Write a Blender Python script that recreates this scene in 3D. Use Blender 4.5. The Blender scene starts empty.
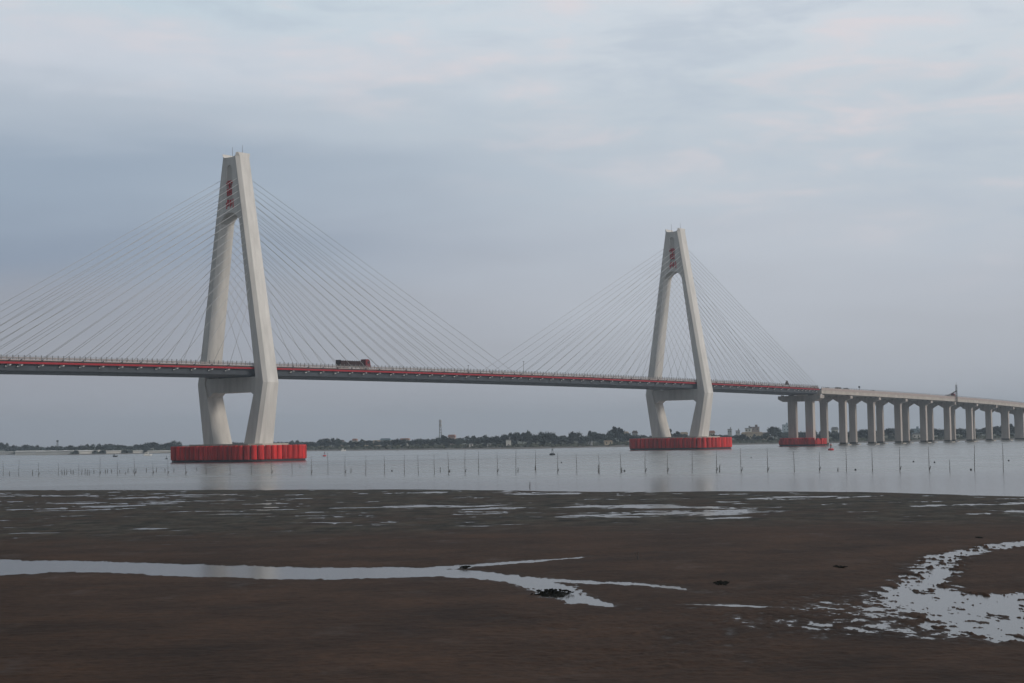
import bpy, bmesh, math, random
import numpy as np
from mathutils import Vector
from mathutils.geometry import tessellate_polygon
random.seed(7)
rng = np.random.default_rng(11)
SC = bpy.context.scene
COL = SC.collection
R = math.radians

# ------------------------------------------------------------------ camera model
F_PX, SLOPE, HOR, CAM_H = 1600.0, 0.017, 440.7, 5.8
ROLL = math.atan(SLOPE)
PITCH = math.atan((HOR - 341.5) * math.cos(ROLL) / F_PX)
CAM = Vector((0, 0, CAM_H))
FWD = Vector((0, math.cos(PITCH), math.sin(PITCH)))
_R0, _U0 = Vector((1, 0, 0)), Vector((0, -math.sin(PITCH), math.cos(PITCH)))
RGT = _R0 * math.cos(ROLL) - _U0 * math.sin(ROLL)
UPV = _R0 * math.sin(ROLL) + _U0 * math.cos(ROLL)


def ray(x, y):
    return FWD + RGT * ((x - 512) / F_PX) - UPV * ((y - 341.5) / F_PX)


def ground(x, y, z=0.0):
    v = ray(x, y)
    return CAM + v * ((z - CAM_H) / v.z)


def at(x, y, Y):
    v = ray(x, y)
    return CAM + v * (Y / v.y)


cam_data = bpy.data.cameras.new("camera")
cam_data.sensor_width = 36
cam_data.lens = 36 * F_PX / 1024
cam_data.clip_start, cam_data.clip_end = 0.5, 30000
cam = bpy.data.objects.new("camera", cam_data)
COL.objects.link(cam)
from mathutils import Matrix
m = Matrix((RGT, UPV, -FWD)).transposed().to_4x4()
m.translation = CAM
cam.matrix_world = m
SC.camera = cam

# ------------------------------------------------------------------ materials


def mat(name, col, rough=0.7, var=0.12, scale=0.6, metallic=0.0, streak=False, tint=None, bump=0.0, spec=0.4, vary=0.0):
    mt = bpy.data.materials.new(name)
    mt.use_nodes = True
    nt = mt.node_tree
    N, L = nt.nodes, nt.links
    b = N["Principled BSDF"]
    b.inputs["Roughness"].default_value = rough
    b.inputs["Metallic"].default_value = metallic
    b.inputs["Specular IOR Level"].default_value = spec
    tc = N.new("ShaderNodeTexCoord")
    mp = N.new("ShaderNodeMapping")
    mp.inputs["Scale"].default_value = (1, 1, 0.12) if streak else (1, 1, 1)
    L.new(tc.outputs["Object"], mp.inputs["Vector"])
    ns = N.new("ShaderNodeTexNoise")
    ns.inputs["Scale"].default_value = scale
    ns.inputs["Detail"].default_value = 6
    ns.inputs["Roughness"].default_value = 0.65
    L.new(mp.outputs[0], ns.inputs["Vector"])
    rp = N.new("ShaderNodeValToRGB")
    c = Vector(col)
    t = Vector(tint) if tint else c
    rp.color_ramp.elements[0].position = 0.3
    rp.color_ramp.elements[1].position = 0.7
    rp.color_ramp.elements[0].color = (*(t * (1 - var)), 1)
    rp.color_ramp.elements[1].color = (*(c * (1 + var)), 1)
    L.new(ns.outputs[0], rp.inputs[0])
    L.new(rp.outputs[0], b.inputs["Base Color"])
    if vary:
        oi = N.new("ShaderNodeObjectInfo")
        mr_ = N.new("ShaderNodeMapRange")
        mr_.inputs[3].default_value, mr_.inputs[4].default_value = 1 - vary, 1 + vary
        hs = N.new("ShaderNodeHueSaturation")
        L.new(oi.outputs["Random"], mr_.inputs[0]); L.new(mr_.outputs[0], hs.inputs["Value"])
        L.new(rp.outputs[0], hs.inputs["Color"]); L.new(hs.outputs[0], b.inputs["Base Color"])
    if bump:
        bp = N.new("ShaderNodeBump")
        bp.inputs["Strength"].default_value = bump
        L.new(ns.outputs[0], bp.inputs["Height"])
        L.new(bp.outputs[0], b.inputs["Normal"])
    return mt


M = {}
M['concrete'] = mat("pylon_concrete", (0.61, 0.592, 0.568), 0.8, 0.10, 0.35, streak=True, tint=(0.535, 0.52, 0.50))
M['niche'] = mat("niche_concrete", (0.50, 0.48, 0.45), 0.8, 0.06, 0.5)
M['pier'] = mat("pier_concrete", (0.43, 0.385, 0.355), 0.85, 0.14, 0.45, streak=True, tint=(0.33, 0.30, 0.28), vary=0.06)
M['tide'] = mat("tide_stained_concrete", (0.075, 0.07, 0.06), 0.7, 0.3, 0.8)
M['cap'] = mat("pile_cap_concrete", (0.42, 0.38, 0.33), 0.85, 0.15, 0.5)
M['beam'] = mat("viaduct_concrete", (0.43, 0.39, 0.355), 0.8, 0.1, 0.3, tint=(0.36, 0.33, 0.30))
M['steel'] = mat("girder_paint", (0.055, 0.065, 0.08), 0.6, 0.2, 0.3)
M['red'] = mat("fascia_red", (0.30, 0.016, 0.026), 0.6, 0.12, 0.25, spec=0.2)
M['lip'] = mat("edge_concrete", (0.36, 0.30, 0.285), 0.8, 0.1, 0.4)
M['galv'] = mat("galvanised_rail", (0.17, 0.175, 0.18), 0.6, 0.1, 0.6)
M['bracket'] = mat("pale_bracket", (0.45, 0.45, 0.45), 0.6, 0.1, 0.8)
M['cable'] = mat("cable_sheath", (0.40, 0.41, 0.42), 0.5, 0.05, 0.1)
M['asphalt'] = mat("asphalt", (0.05, 0.05, 0.052), 0.9, 0.2, 0.8)
M['fender'] = mat("fender_red", (0.60, 0.022, 0.020), 0.6, 0.20, 0.7, streak=True, tint=(0.30, 0.022, 0.022), spec=0.2, vary=0.22)
M['fender_back'] = mat("fender_backing", (0.13, 0.035, 0.035), 0.8, 0.2, 0.6)
M['skirt'] = mat("fender_skirt", (0.018, 0.02, 0.024), 0.6, 0.4, 0.6)
M['plate'] = mat("fender_top", (0.42, 0.36, 0.30), 0.8, 0.15, 0.5)
M['script'] = mat("red_lettering", (0.46, 0.014, 0.024), 0.6, 0.1, 1.0)
M['stake'] = mat("weathered_wood", (0.075, 0.07, 0.066), 0.9, 0.3, 2.0)
M['black'] = mat("dark_hull", (0.02, 0.022, 0.026), 0.6, 0.2, 1.0)
M['white'] = mat("white_hull", (0.72, 0.71, 0.68), 0.5, 0.08, 1.0)
M['buoy'] = mat("buoy_red", (0.45, 0.03, 0.035), 0.5, 0.15, 1.0)
M['truckred'] = mat("truck_red", (0.032, 0.013, 0.014), 0.8, 0.25, 1.5)
M['cabred'] = mat("cab_red", (0.16, 0.013, 0.02), 0.5, 0.15, 1.5)
M['tyre'] = mat("tyre", (0.02, 0.02, 0.02), 0.9, 0.2, 2.0)
M['glass'] = mat("dark_glass", (0.03, 0.035, 0.04), 0.15, 0.1, 1.0, spec=0.6)
M['grime'] = mat("chassis", (0.04, 0.04, 0.042), 0.8, 0.2, 2.0)
M['trunk'] = mat("bark", (0.07, 0.055, 0.045), 0.9, 0.2, 1.0)
M['dark_leaf'] = mat("leaf_dark", (0.014, 0.026, 0.024), 0.8, 0.40, 0.35)
M['mid_leaf'] = mat("leaf_mid", (0.022, 0.036, 0.030), 0.7, 0.45, 0.35)
M['scrub'] = mat("scrub", (0.045, 0.052, 0.034), 0.8, 0.4, 0.3)
M['seaweed'] = mat("seaweed", (0.008, 0.0085, 0.007), 0.9, 0.4, 6.0, bump=0.6, spec=0.05)

# ------------------------------------------------------------------ mesh helpers


class MB:
    def __init__(self):
        self.v, self.f = [], []

    def add(self, vs, fs):
        o = len(self.v)
        self.v += [tuple(p) for p in vs]
        self.f += [tuple(i + o for i in q) for q in fs]

    def box(self, c, s, rz=0.0):
        cx, cy, cz = c
        hx, hy, hz = s[0] / 2, s[1] / 2, s[2] / 2
        ca, sa = math.cos(rz), math.sin(rz)
        vs = []
        for z in (-hz, hz):
            for x, y in ((-hx, -hy), (hx, -hy), (hx, hy), (-hx, hy)):
                vs.append((cx + x * ca - y * sa, cy + x * sa + y * ca, cz + z))
        self.add(vs, [(3, 2, 1, 0), (4, 5, 6, 7), (0, 1, 5, 4), (1, 2, 6, 5), (2, 3, 7, 6), (3, 0, 4, 7)])

    def loft(self, rings, caps=True):
        n = len(rings[0])
        vs = [p for r in rings for p in r]
        fs = []
        for k in range(len(rings) - 1):
            for i in range(n):
                j = (i + 1) % n
                fs.append((k * n + i, k * n + j, (k + 1) * n + j, (k + 1) * n + i))
        if caps:
            fs.append(tuple(range(n - 1, -1, -1)))
            fs.append(tuple((len(rings) - 1) * n + i for i in range(n)))
        self.add(vs, fs)

    def tube(self, a, b, r, r2=None, n=6):
        a, b = Vector(a), Vector(b)
        r2 = r if r2 is None else r2
        d = (b - a).normalized()
        u = d.orthogonal().normalized()
        w = d.cross(u)
        rings = []
        for p, q in ((a, r), (b, r2)):
            rings.append([p + (u * math.cos(2 * math.pi * i / n) + w * math.sin(2 * math.pi * i / n)) * q for i in range(n)])
        self.loft(rings)

    def prism(self, outer, y0, y1, holes=(), axis='y'):
        """polygon in (x, z) extruded along y, with optional holes"""
        polys = [outer] + list(holes)
        flat = [p for q in polys for p in q]
        tris = tessellate_polygon([[Vector((p[0], p[1], 0)) for p in q] for q in polys])
        n = len(flat)

        def pt(p, y):
            return (p[0], y, p[1]) if axis == 'y' else (y, p[0], p[1])
        vs = [pt(p, y0) for p in flat] + [pt(p, y1) for p in flat]
        fs = []
        for t in tris:
            fs.append(tuple(t))
            fs.append(tuple(i + n for i in reversed(t)))
        o = 0
        for q in polys:
            k = len(q)
            for i in range(k):
                j = (i + 1) % k
                fs.append((o + i, o + j, o + j + n, o + i + n))
            o += k
        self.add(vs, fs)

    def build(self, name, material, parent=None, smooth=False, recalc=True):
        me = bpy.data.meshes.new(name)
        me.from_pydata(self.v, [], self.f)
        if recalc:
            bm = bmesh.new()
            bm.from_mesh(me)
            bmesh.ops.recalc_face_normals(bm, faces=bm.faces)
            bm.to_mesh(me)
            bm.free()
        me.materials.append(material)
        if smooth:
            me.polygons.foreach_set("use_smooth", [True] * len(me.polygons))
        o = bpy.data.objects.new(name, me)
        COL.objects.link(o)
        if parent:
            o.parent = parent
        return o


def tag(o, label=None, cat=None, group=None, kind=None):
    if label:
        o["label"] = label
    if cat:
        o["category"] = cat
    if group:
        o["group"] = group
    if kind:
        o["kind"] = kind
    return o


def thing(name, label, cat, loc=(0, 0, 0), rz=0.0, group=None):
    o = bpy.data.objects.new(name, None)
    o.empty_display_size = 0.5
    COL.objects.link(o)
    o.location = loc
    o.rotation_euler = (0, 0, rz)
    return tag(o, label, cat, group)


def dup(root, loc, rz, label, group, scale=None):
    r = root.copy()
    COL.objects.link(r)
    r.location = loc
    r.rotation_euler = (0, 0, rz)
    if scale:
        r.scale = scale
    r["label"] = label
    r["group"] = group
    for ch in list(root.children):
        c = ch.copy()
        COL.objects.link(c)
        c.parent = r
        for g in list(ch.children):
            d = g.copy()
            COL.objects.link(d)
            d.parent = c
    return r


# ------------------------------------------------------------------ bridge frame
T1 = Vector((-96.3, 560.0))
T2 = Vector((81.4, 784.0))
SPAN = (T2 - T1).length
TD = (T2 - T1).normalized()
ND = Vector((TD.y, -TD.x))
RZ = math.atan2(ND.y, ND.x)          # local x = across the bridge, local y = along it
A_PIER = 410.0


def P(a):
    return 33.55 - 2.1e-5 * (a - 125) ** 2


A_CURVE, RAD = 590.0, 1450.0


def bturn(a):
    """the viaduct bends gently to the left towards the far shore"""
    return max(0.0, a - A_CURVE) / RAD


def bpos(a, off=0.0, z=0.0):
    th = bturn(a)
    p = T1 + TD * min(a, A_CURVE) + TD * (RAD * math.sin(th)) - ND * (RAD * (1 - math.cos(th)))
    p = p + (ND * math.cos(th) + TD * math.sin(th)) * off
    return Vector((p.x, p.y, z))


# ------------------------------------------------------------------ pylons
KNEE = 27.2
TOPZ = 106.9


def lerp(a, b, t):
    return a + (b - a) * t


def leg_dims(z):
    if z <= KNEE:
        t = (z - 6.0) / (KNEE - 6.0)
        return lerp(14.3, 18.0, t), lerp(6.6, 4.9, t), lerp(8.6, 7.2, t)
    t = (z - KNEE) / (108.3 - KNEE)
    return lerp(18.0, 4.1, t), lerp(4.7, 2.5, t), lerp(7.2, 6.6, t)


def leg_ring(z, s, w_=None):
    o, w, B = leg_dims(z)
    c = 1.15
    if w_:
        w, c = w_, min(1.15, w_ * .95)
    pts = [(o - w, -B / 2), (o - c, -B / 2), (o, -B / 2 + c), (o, B / 2 - c), (o - c, B / 2), (o - w, B / 2)]
    pts = [(s * x, y, z) for x, y in pts]
    return pts if s > 0 else pts[::-1]


LEI = [  # strokes of the upper character, unit box
    [(.22, .97), (.80, .99), (.80, .935), (.22, .915)],
    [(.10, .86), (.17, .86), (.09, .70), (.01, .70)],
    [(.10, .86), (.95, .885), (.99, .84), (.90, .72), (.85, .74), (.88, .82), (.12, .80)],
    [(.46, .93), (.55, .93), (.54, .50), (.46, .50)],
    [(.25, .76), (.40, .73), (.40, .685), (.25, .715)], [(.24, .65), (.40, .62), (.40, .575), (.24, .605)],
    [(.62, .76), (.78, .73), (.78, .685), (.62, .715)], [(.62, .65), (.80, .62), (.80, .575), (.62, .605)],
    [(.16, .46), (.25, .46), (.27, .02), (.18, .02)],
    [(.16, .46), (.86, .48), (.86, .415), (.16, .395)], [(.77, .47), (.87, .47), (.83, .02), (.73, .02)],
    [(.24, .265), (.80, .275), (.80, .215), (.24, .205)], [(.18, .085), (.78, .09), (.78, .02), (.18, .015)],
    [(.465, .43), (.555, .43), (.55, .05), (.465, .05)],
]
ZHOU = [
    [(.05, .62), (.14, .66), (.10, .38), (.00, .34)],
    [(.20, .96), (.31, .96), (.29, .50), (.14, .02), (.05, .04), (.19, .50)],
    [(.36, .64), (.44, .60), (.47, .42), (.38, .44)],
    [(.50, .93), (.60, .93), (.59, .10), (.50, .14)],
    [(.66, .66), (.74, .62), (.78, .44), (.69, .46)],
    [(.83, .99), (.95, .99), (.94, .00), (.84, .04)],
]


def pylon(P2, label, side, dims):
    root = thing("bridge_pylon", label, "bridge pylon", (P2.x, P2.y, 0), RZ, "cable stayed bridge pylons")
    for s in (-1, 1):
        b = MB()
        zs = [4.8, KNEE]
        b.loft([leg_ring(z, s) for z in zs])
        b.build("lower_leg", M['concrete'], root)
        b = MB()
        b.loft([leg_ring(z, s) for z in (KNEE + 0.004, 60, TOPZ)] + [leg_ring(z, s, w_) for z, w_ in ((107.15, 1.5), (107.5, 1.0), (108.0, .75), (108.45, .62))])
        b.build("upper_leg", M['concrete'], root)
        b = MB()
        b.tube((s * 2.6, 0.6, TOPZ), (s * 2.6, 0.6, 111.4), .09, .05)
        b.build("lightning_rod", M['galv'], root)
    # crown with arch and niche
    def inner(z):
        o, w, B = leg_dims(z)
        return o - w
    Bc = 6.6
    arch = []
    zs0, rr = 82.6, inner(82.6) + .02
    for k in range(17):
        t = math.pi * k / 16
        arch.append((rr * math.cos(t), zs0 + 4.75 * math.sin(t)))
    outer = [(-inner(TOPZ) - .5, TOPZ), (-inner(zs0) - .5, zs0)] + [(x, z) for x, z in reversed(arch)] + \
            [(inner(zs0) + .5, zs0), (inner(TOPZ) + .5, TOPZ)]
    nz0, nz1, nh = 89.6, 102.9, 1.3
    niche = [(-nh - .2, nz0), (nh + .2, nz0), (nh, nz1)]
    for k in range(1, 8):
        t = math.pi * k / 8
        niche.append((nh * math.cos(t), nz1 + nh * math.sin(t)))
    niche.append((-nh, nz1))
    b = MB()
    b.prism(outer, -Bc / 2 + .40, Bc / 2 - .40)
    b.build("crown_core", M['niche'], root)
    for y0, y1 in ((-Bc / 2 - .02, -Bc / 2 + .39), (Bc / 2 - .39, Bc / 2 + .02)):
        b = MB()
        b.prism(outer, y0, y1, [niche])
        b.build("crown_face", M['concrete'], root)
    for strokes, cx, cz, w, h in ((LEI, .05, 93.3, 3.6, 5.5), (ZHOU, .3, 88.7, 4.4, 3.4)):
        b = MB()
        for st in strokes:
            # slim brush strokes: narrow each one across its thin direction
            mx_, mz_ = sum(q[0] for q in st) / len(st), sum(q[1] for q in st) / len(st)
            wx_, wz_ = max(q[0] for q in st) - min(q[0] for q in st), max(q[1] for q in st) - min(q[1] for q in st)
            if len(st) == 4 and wz_ < wx_:
                st = [(x, mz_ + (z - mz_) * .7) for x, z in st]
            elif len(st) == 4:
                st = [(mx_ + (x - mx_) * .75, z) for x, z in st]
            b.prism([(cx + (x - .5) * w, cz + z * h) for x, z in st], -Bc / 2 - .16, -Bc / 2 + .41)
        b.build("red_character", M['script'], root)
    # crossbeam
    b = MB()
    o, w, B = leg_dims(22)
    e = 13.6
    e = 14.0
    b.prism([(-e, 29.3), (-e, 20.6), (-12.6, 20.6), (-11.9, 22.7), (-9.8, 24.2), (9.8, 24.2), (11.9, 22.7), (12.6, 20.6), (e, 20.6), (e, 29.3)],
            -3.0, 3.0)
    b.build("crossbeam", M['concrete'], root)
    for x in (-8, 8):
        b = MB()
        b.box((x, 0, 29.55), (1.6, 2.0, .5))
        b.build("bearing", M['steel'], root)
    for s in (-1, 1):
        b = MB()
        oi, wi, _ = leg_dims(31)
        b.box((s * (oi - wi - .25), -2.0, 31.0), (.9, 1.6, 3.6))
        b.build("side_bearing", M['bracket'], root)
    # pile cap
    b = MB()
    b.loft([[(x, y, z) for x, y in ((-19, -6), (-15, -9), (15, -9), (19, -6), (19, 6), (15, 9), (-15, 9), (-19, 6))] for z in (-2.0, 6.3)])
    b.build("pile_cap", M['cap'], root)
    # stay cables: local y along the bridge; side = direction of the side span
    a0 = 0 if P2 is T1 else SPAN
    for s in (-1, 1):
        for d in (-1, 1):
            for i in range(18):
                f = 15 + 7.4 * i
                if d == side and i > 11:
                    f = 15 + 7.4 * 11 + 4.05 * (i - 11)
                za = 57.5 + (99.3 - 57.5) * (i / 17) ** 0.92
                o, w, B = leg_dims(za)
                foot = Vector((s * 12.75, d * f, P(a0 + d * f) + .1))
                top = Vector((s * (o - w * .55), d * (B / 2 - .3), za))
                b = MB()
                b.tube(foot, top, .068, n=5)
                b.build("stay_cable", M['cable'], root, smooth=True)
    return root


pylon(T1, "nearer and taller looking white A shaped bridge pylon with red characters, left of the truck", -1, None)
pylon(T2, "farther white A shaped bridge pylon with red characters, close to the concrete viaduct", 1, None)

# ------------------------------------------------------------------ pylon fenders


def rounded_rect(lx, ly, r, step):
    """points and outward normals along the outline at equal arc steps"""
    segs = []
    hx, hy = lx / 2 - r, ly / 2 - r
    per = 4 * (hx + hy) + 2 * math.pi * r
    n = int(round(per / step))
    out = []
    for k in range(n):
        out.append(_rr(k / n * per, hx, hy, r))
    return out, per / n


def _rr(s, hx, hy, r):
    q = math.pi * r / 2
    for kind, ln, data in (('l', 2 * hy, ((hx + r, -hy), (0, 1))), ('a', q, ((hx, hy), 0)), ('l', 2 * hx, ((hx, hy + r), (-1, 0))),
                           ('a', q, ((-hx, hy), 90)), ('l', 2 * hy, ((-hx - r, hy), (0, -1))), ('a', q, ((-hx, -hy), 180)),
                           ('l', 2 * hx, ((-hx, -hy - r), (1, 0))), ('a', q, ((hx, -hy), 270))):
        if s <= ln + 1e-9:
            if kind == 'l':
                (px, py), (dx, dy) = data
                return Vector((px + dx * s, py + dy * s)), Vector((dy, -dx))
            (cx, cy), a0 = data
            a = R(a0) + s / r
            nn = Vector((math.cos(a), math.sin(a)))
            return Vector((cx, cy)) + nn * r, nn
        s -= ln
    return Vector((hx + r, -hy)), Vector((1, 0))


def ring_mesh(lx, ly, r, z0, z1, n=72, inner=None):
    pts, _ = rounded_rect(lx, ly, r, 1.6)
    b = MB()
    b.loft([[(p.x, p.y, z) for p, _n in pts] for z in (z0, z1)])
    return b


def fender(P2, label, lx=48.7, ly=29.4, r=9.5, z1=5.75, step=2.45):
    root = thing("pylon_fender", label, "bridge fender", (P2.x, P2.y, 0), RZ, "red fenders round the pylon feet")
    ring_mesh(lx - 1.9, ly - 1.9, r - .95, -1.0, z1 - .35).build("backing", M['fender_back'], root)
    ring_mesh(lx - .5, ly - .5, r - .25, -.9, .95).build("skirt", M['skirt'], root)
    ring_mesh(lx + .1, ly + .1, r + .05, -.5, .14).build("base_rim", M['red'], root)
    pts, st = rounded_rect(lx - 1.2, ly - 1.2, r - .6, step)
    for p, nn in pts:
        tt = Vector((-nn.y, nn.x))
        w = (st - .36) / 2
        prof = []
        for k in range(7):
            u = -1 + 2 * k / 6
            prof.append((u * w, .05 + .72 * math.sqrt(max(0, 1 - u * u * .95))))
        prof = [(-w, -.25)] + prof + [(w, -.25)]
        b = MB()
        jit = random.uniform(-.05, .05)
        rings = []
        for z, sc in ((.95, .82), (1.2, 1), (z1 - .35 + jit, 1), (z1 + jit, .78)):
            rings.append([(p.x + tt.x * u * (0.97 if sc < 1 else 1) + nn.x * (v * sc), p.y + tt.y * u * (0.97 if sc < 1 else 1) + nn.y * (v * sc), z) for u, v in prof])
        b.loft(rings)
        b.build("fender_segment", M['fender'], root)
    return root


fender(T1, "larger looking red ribbed fender ring floating round the foot of the nearer pylon")
fender(T2, "red ribbed fender ring round the foot of the farther pylon")

# long pointed fender at the transition pier
pp = bpos(A_PIER)
root = thing("pier_fender", "small red boat shaped fender round the first twin column pier", "bridge fender", pp, RZ)
outl = [(-14.5, 0), (-11.2, -6.0), (11.2, -6.0), (14.5, 0), (11.2, 6.0), (-11.2, 6.0)]


def ring_of(sc, z, dx=0):
    return [(x * sc, y * sc, z) for x, y in outl]


b = MB(); b.loft([ring_of(.97, -1.0), ring_of(.97, 1.05)]); b.build("skirt", M['skirt'], root)
b = MB(); b.loft([ring_of(1.02, -.6), ring_of(1.02, .2)]); b.build("base_rim", M['red'], root)
b = MB(); b.loft([ring_of(.985, 1.05), ring_of(1.0, 1.3), ring_of(1.0, 3.2), ring_of(.9, 3.6)]); b.build("hull", M['fender'], root)
for i in range(8):
    b = MB()
    x = -9.4 + i * 2.68
    for y in (-5.75,):
        prof = [(x - 1.2, y + .4, 0), (x - 1.1, y - .35, 0), (x + 1.1, y - .35, 0), (x + 1.2, y + .4, 0)]
        b.loft([[(q[0], q[1], z) for q in prof] for z in (1.2, 4.3)] + [[(q[0], q[1] * .93, 4.7) for q in prof]])
    b.build("fender_segment", M['fender'], root)
for i in range(4):
    b = MB()
    y = -4.2 + i * 2.7
    x = 11.2 + (6.0 - abs(y)) / 6 * 3.0 - .5
    b.box((x, y, 2.7), (1.1, 2.4, 3.2))
    b.build("fender_segment", M['fender'], root)

# ------------------------------------------------------------------ main deck


def sweep(b, prof, a0, a1, step, zf, rev=False):
    """sweep a closed (off, dz) profile along the bridge"""
    n = max(1, int((a1 - a0) / step))
    rings = []
    for k in range(n + 1):
        a = lerp(a0, a1, k / n)
        rings.append([bpos(a, o, zf(a) + dz) for o, dz in prof])
    b.loft(rings)


AD0, AD1 = -124.0, A_PIER - 1.0
deck = thing("bridge_deck", "long steel bridge deck with a red edge band and dark underside, hung from cables", "bridge deck", (0, 0, 0))
b = MB()
sweep(b, [(-11.0, -1.45), (11.0, -1.45), (10.7, -3.25), (8.0, -3.6), (-8.0, -3.6), (-10.7, -3.25)], AD0, AD1, 6, P)
b.build("girder", M['steel'], deck)
b = MB()
sweep(b, [(-11.8, -.75), (11.8, -.75), (11.8, -1.44), (-11.8, -1.44)], AD0, AD1, 6, P)
b.build("deck_slab", M['steel'], deck)
b = MB()
sweep(b, [(-11.7, -.35), (11.7, -.35), (11.7, -.74), (-11.7, -.74)], AD0, AD1, 6, P)
b.build("road_surface", M['asphalt'], deck)
for s in (-1, 1):
    b = MB(); sweep(b, [(s * 11.82, -.70), (s * 12.12, -.70), (s * 12.12, -1.30), (s * 11.82, -1.30)], AD0, AD1, 6, P); b.build("red_edge_band", M['red'], deck)
    b = MB(); sweep(b, [(s * 11.75, 0), (s * 12.05, 0), (s * 12.05, -.28), (s * 11.75, -.34)], AD0, AD1, 6, P); b.build("kerb", M['lip'], deck)
    b = MB()
    k = 0
    a = AD0 + 1
    while a < AD1:
        hh = 1.35
        c = bpos(a, s * 11.9, P(a) + hh / 2)
        b.box(c, (.15, .2, hh), RZ)
        a += 2.0
    for dz, th in ((1.02, .07), (.72, .06), (.42, .06), (.16, .06)):
        sweep(b, [(s * 11.93, dz), (s * 12.0, dz), (s * 12.0, dz + th), (s * 11.93, dz + th)], AD0, AD1, 8, P)
    b.build("railing", M['galv'], deck)
    # inner crash barrier
    b = MB()
    a = AD0 + .5
    while a < AD1:
        b.box(bpos(a, s * 10.2, P(a) + .2), (.18, .18, 1.1), RZ)
        a += 2.7
    for dz in (.3, .6):
        sweep(b, [(s * 10.15, dz), (s * 10.25, dz), (s * 10.25, dz + .18), (s * 10.15, dz + .18)], AD0, AD1, 8, P)
    b.build("crash_barrier", M['lip'], deck)
# near side cable anchor brackets
feet = []
for a0, side in ((0, -1), (SPAN, 1)):
    for d in (-1, 1):
        for i in range(18):
            f = 15 + 7.4 * i
            if d == side and i > 11:
                f = 15 + 7.4 * 11 + 4.05 * (i - 11)
            feet.append((a0 + d * f, d))
for a, d in feet:
    b = MB()
    b.box(bpos(a + d * .2, 11.5, P(a) - 1.75), (.8, .9, .5), RZ)
    b.tube(bpos(a - d * .2, 12.62, P(a) + .15), bpos(a, 12.3, P(a) - .25), .11, n=6)
    b.box(bpos(a, 12.1, P(a) - .22), (.9, .5, .12), RZ)
    b.build("anchor_bracket", M['steel'], deck)
    b = MB()
    b.tube(bpos(a - .9, 11.5, P(a) - 2.15), bpos(a + .9, 11.75, P(a) - 1.55), .2, .24, n=6)
    b.build("anchor_shoe", M['bracket'], deck)
for a, hh in ((148.0, 5.2), (112.0, 2.6)):
    b = MB()
    b.tube(bpos(a, 11.5, P(a) - .35), bpos(a, 11.5, P(a) + hh), .10, .07)
    b.box(bpos(a, 11.5, P(a) + hh), (.5, .3, .25), RZ)
    o = b.build("deck_mast", M['galv'])
    tag(o, "taller thin mast on the deck at mid span where the cables cross" if hh > 4 else "shorter thin mast on the deck just left of mid span", "mast", "thin masts on the bridge deck")

# ------------------------------------------------------------------ viaduct
AV0, AV1 = A_PIER + 1.0, 790.0
for s, lab in ((1, "near side concrete viaduct carriageway on twin columns sloping down to the right"), (-1, "far side concrete viaduct carriageway behind the near one")):
    v = thing("viaduct_deck", lab, "viaduct", (0, 0, 0), 0, "viaduct carriageways")
    c = s * 6.25
    e1, e2 = c - 5.9, c + 5.9
    b = MB()
    if s > 0:
        prof = [(e1, -1.1), (e2, -1.1), (e2, -3.15), (e2 - .9, -3.25), (e1, -3.25)]
    else:
        prof = [(e1, -1.1), (e2, -1.1), (e2, -3.25), (e1 + .9, -3.25), (e1, -3.15)]
    sweep(b, prof, AV0, AV1, 10, P)
    b.build("beam", M['beam'], v)
    b = MB()
    sweep(b, [(e1 + .5, -1.09), (e1 + .5, -.56), (e2 - .5, -.56), (e2 - .5, -1.09)], AV0, AV1, 10, P)
    b.build("road_surface", M['asphalt'], v)
    for e, q in ((e1, 1), (e2, -1)):
        b = MB()
        sweep(b, [(e - q * .12, 0), (e + q * .2, 0), (e + q * .35, -1.08), (e - q * .12, -1.35)], AV0, AV1, 10, P)
        b.build("parapet", M['lip'], v)
    b = MB()
    e_ = e2 - .1 if s > 0 else e1 + .1
    a = AV0 + .5
    while a < 735:
        b.box(bpos(a, e_, P(a) + .28), (.14, .16, .6), RZ)
        a += 2.2
    sweep(b, [(e_ - .05, .46), (e_ + .05, .46), (e_ + .05, .58), (e_ - .05, .58)], AV0, 735, 10, P)
    b.build("railing", M['galv'], v)
pier_names = ["first", "second", "third", "fourth", "fifth", "sixth", "seventh", "eighth", "ninth", "tenth", "eleventh"]
# transition pier
pr = thing("bridge_pier", "stout twin column pier with a straight cap, standing in the small red fender", "bridge pier", bpos(A_PIER), RZ, "viaduct piers")
zt = P(A_PIER) - 4.0
b = MB()
b.prism([(-13.0, zt), (-13.0, zt - 1.7), (-10.0, zt - 3.2), (10.0, zt - 3.2), (13.0, zt - 1.7), (13.0, zt)], -2.4, 2.4)
b.build("cap", M['pier'], pr)
for s in (-1, 1):
    b = MB(); b.box((s * 5.35, 0, (zt - 3.2) / 2), (4.6, 2.7, zt - 3.2 - .006)); b.build("column", M['pier'], pr)
    b = MB(); b.box((s * 11.8, 0.6, zt + .28), (1.0, 1.8, .5)); b.build("bearing", M['bracket'], pr)
    b = MB(); b.box((s * 6, .2, zt + .2), (3, 1.2, .36)); b.build("bearing", M['steel'], pr)
b = MB(); b.box((0, 0, 0.3), (20, 5, 1.8)); b.build("pile_cap", M['cap'], pr)
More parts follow.
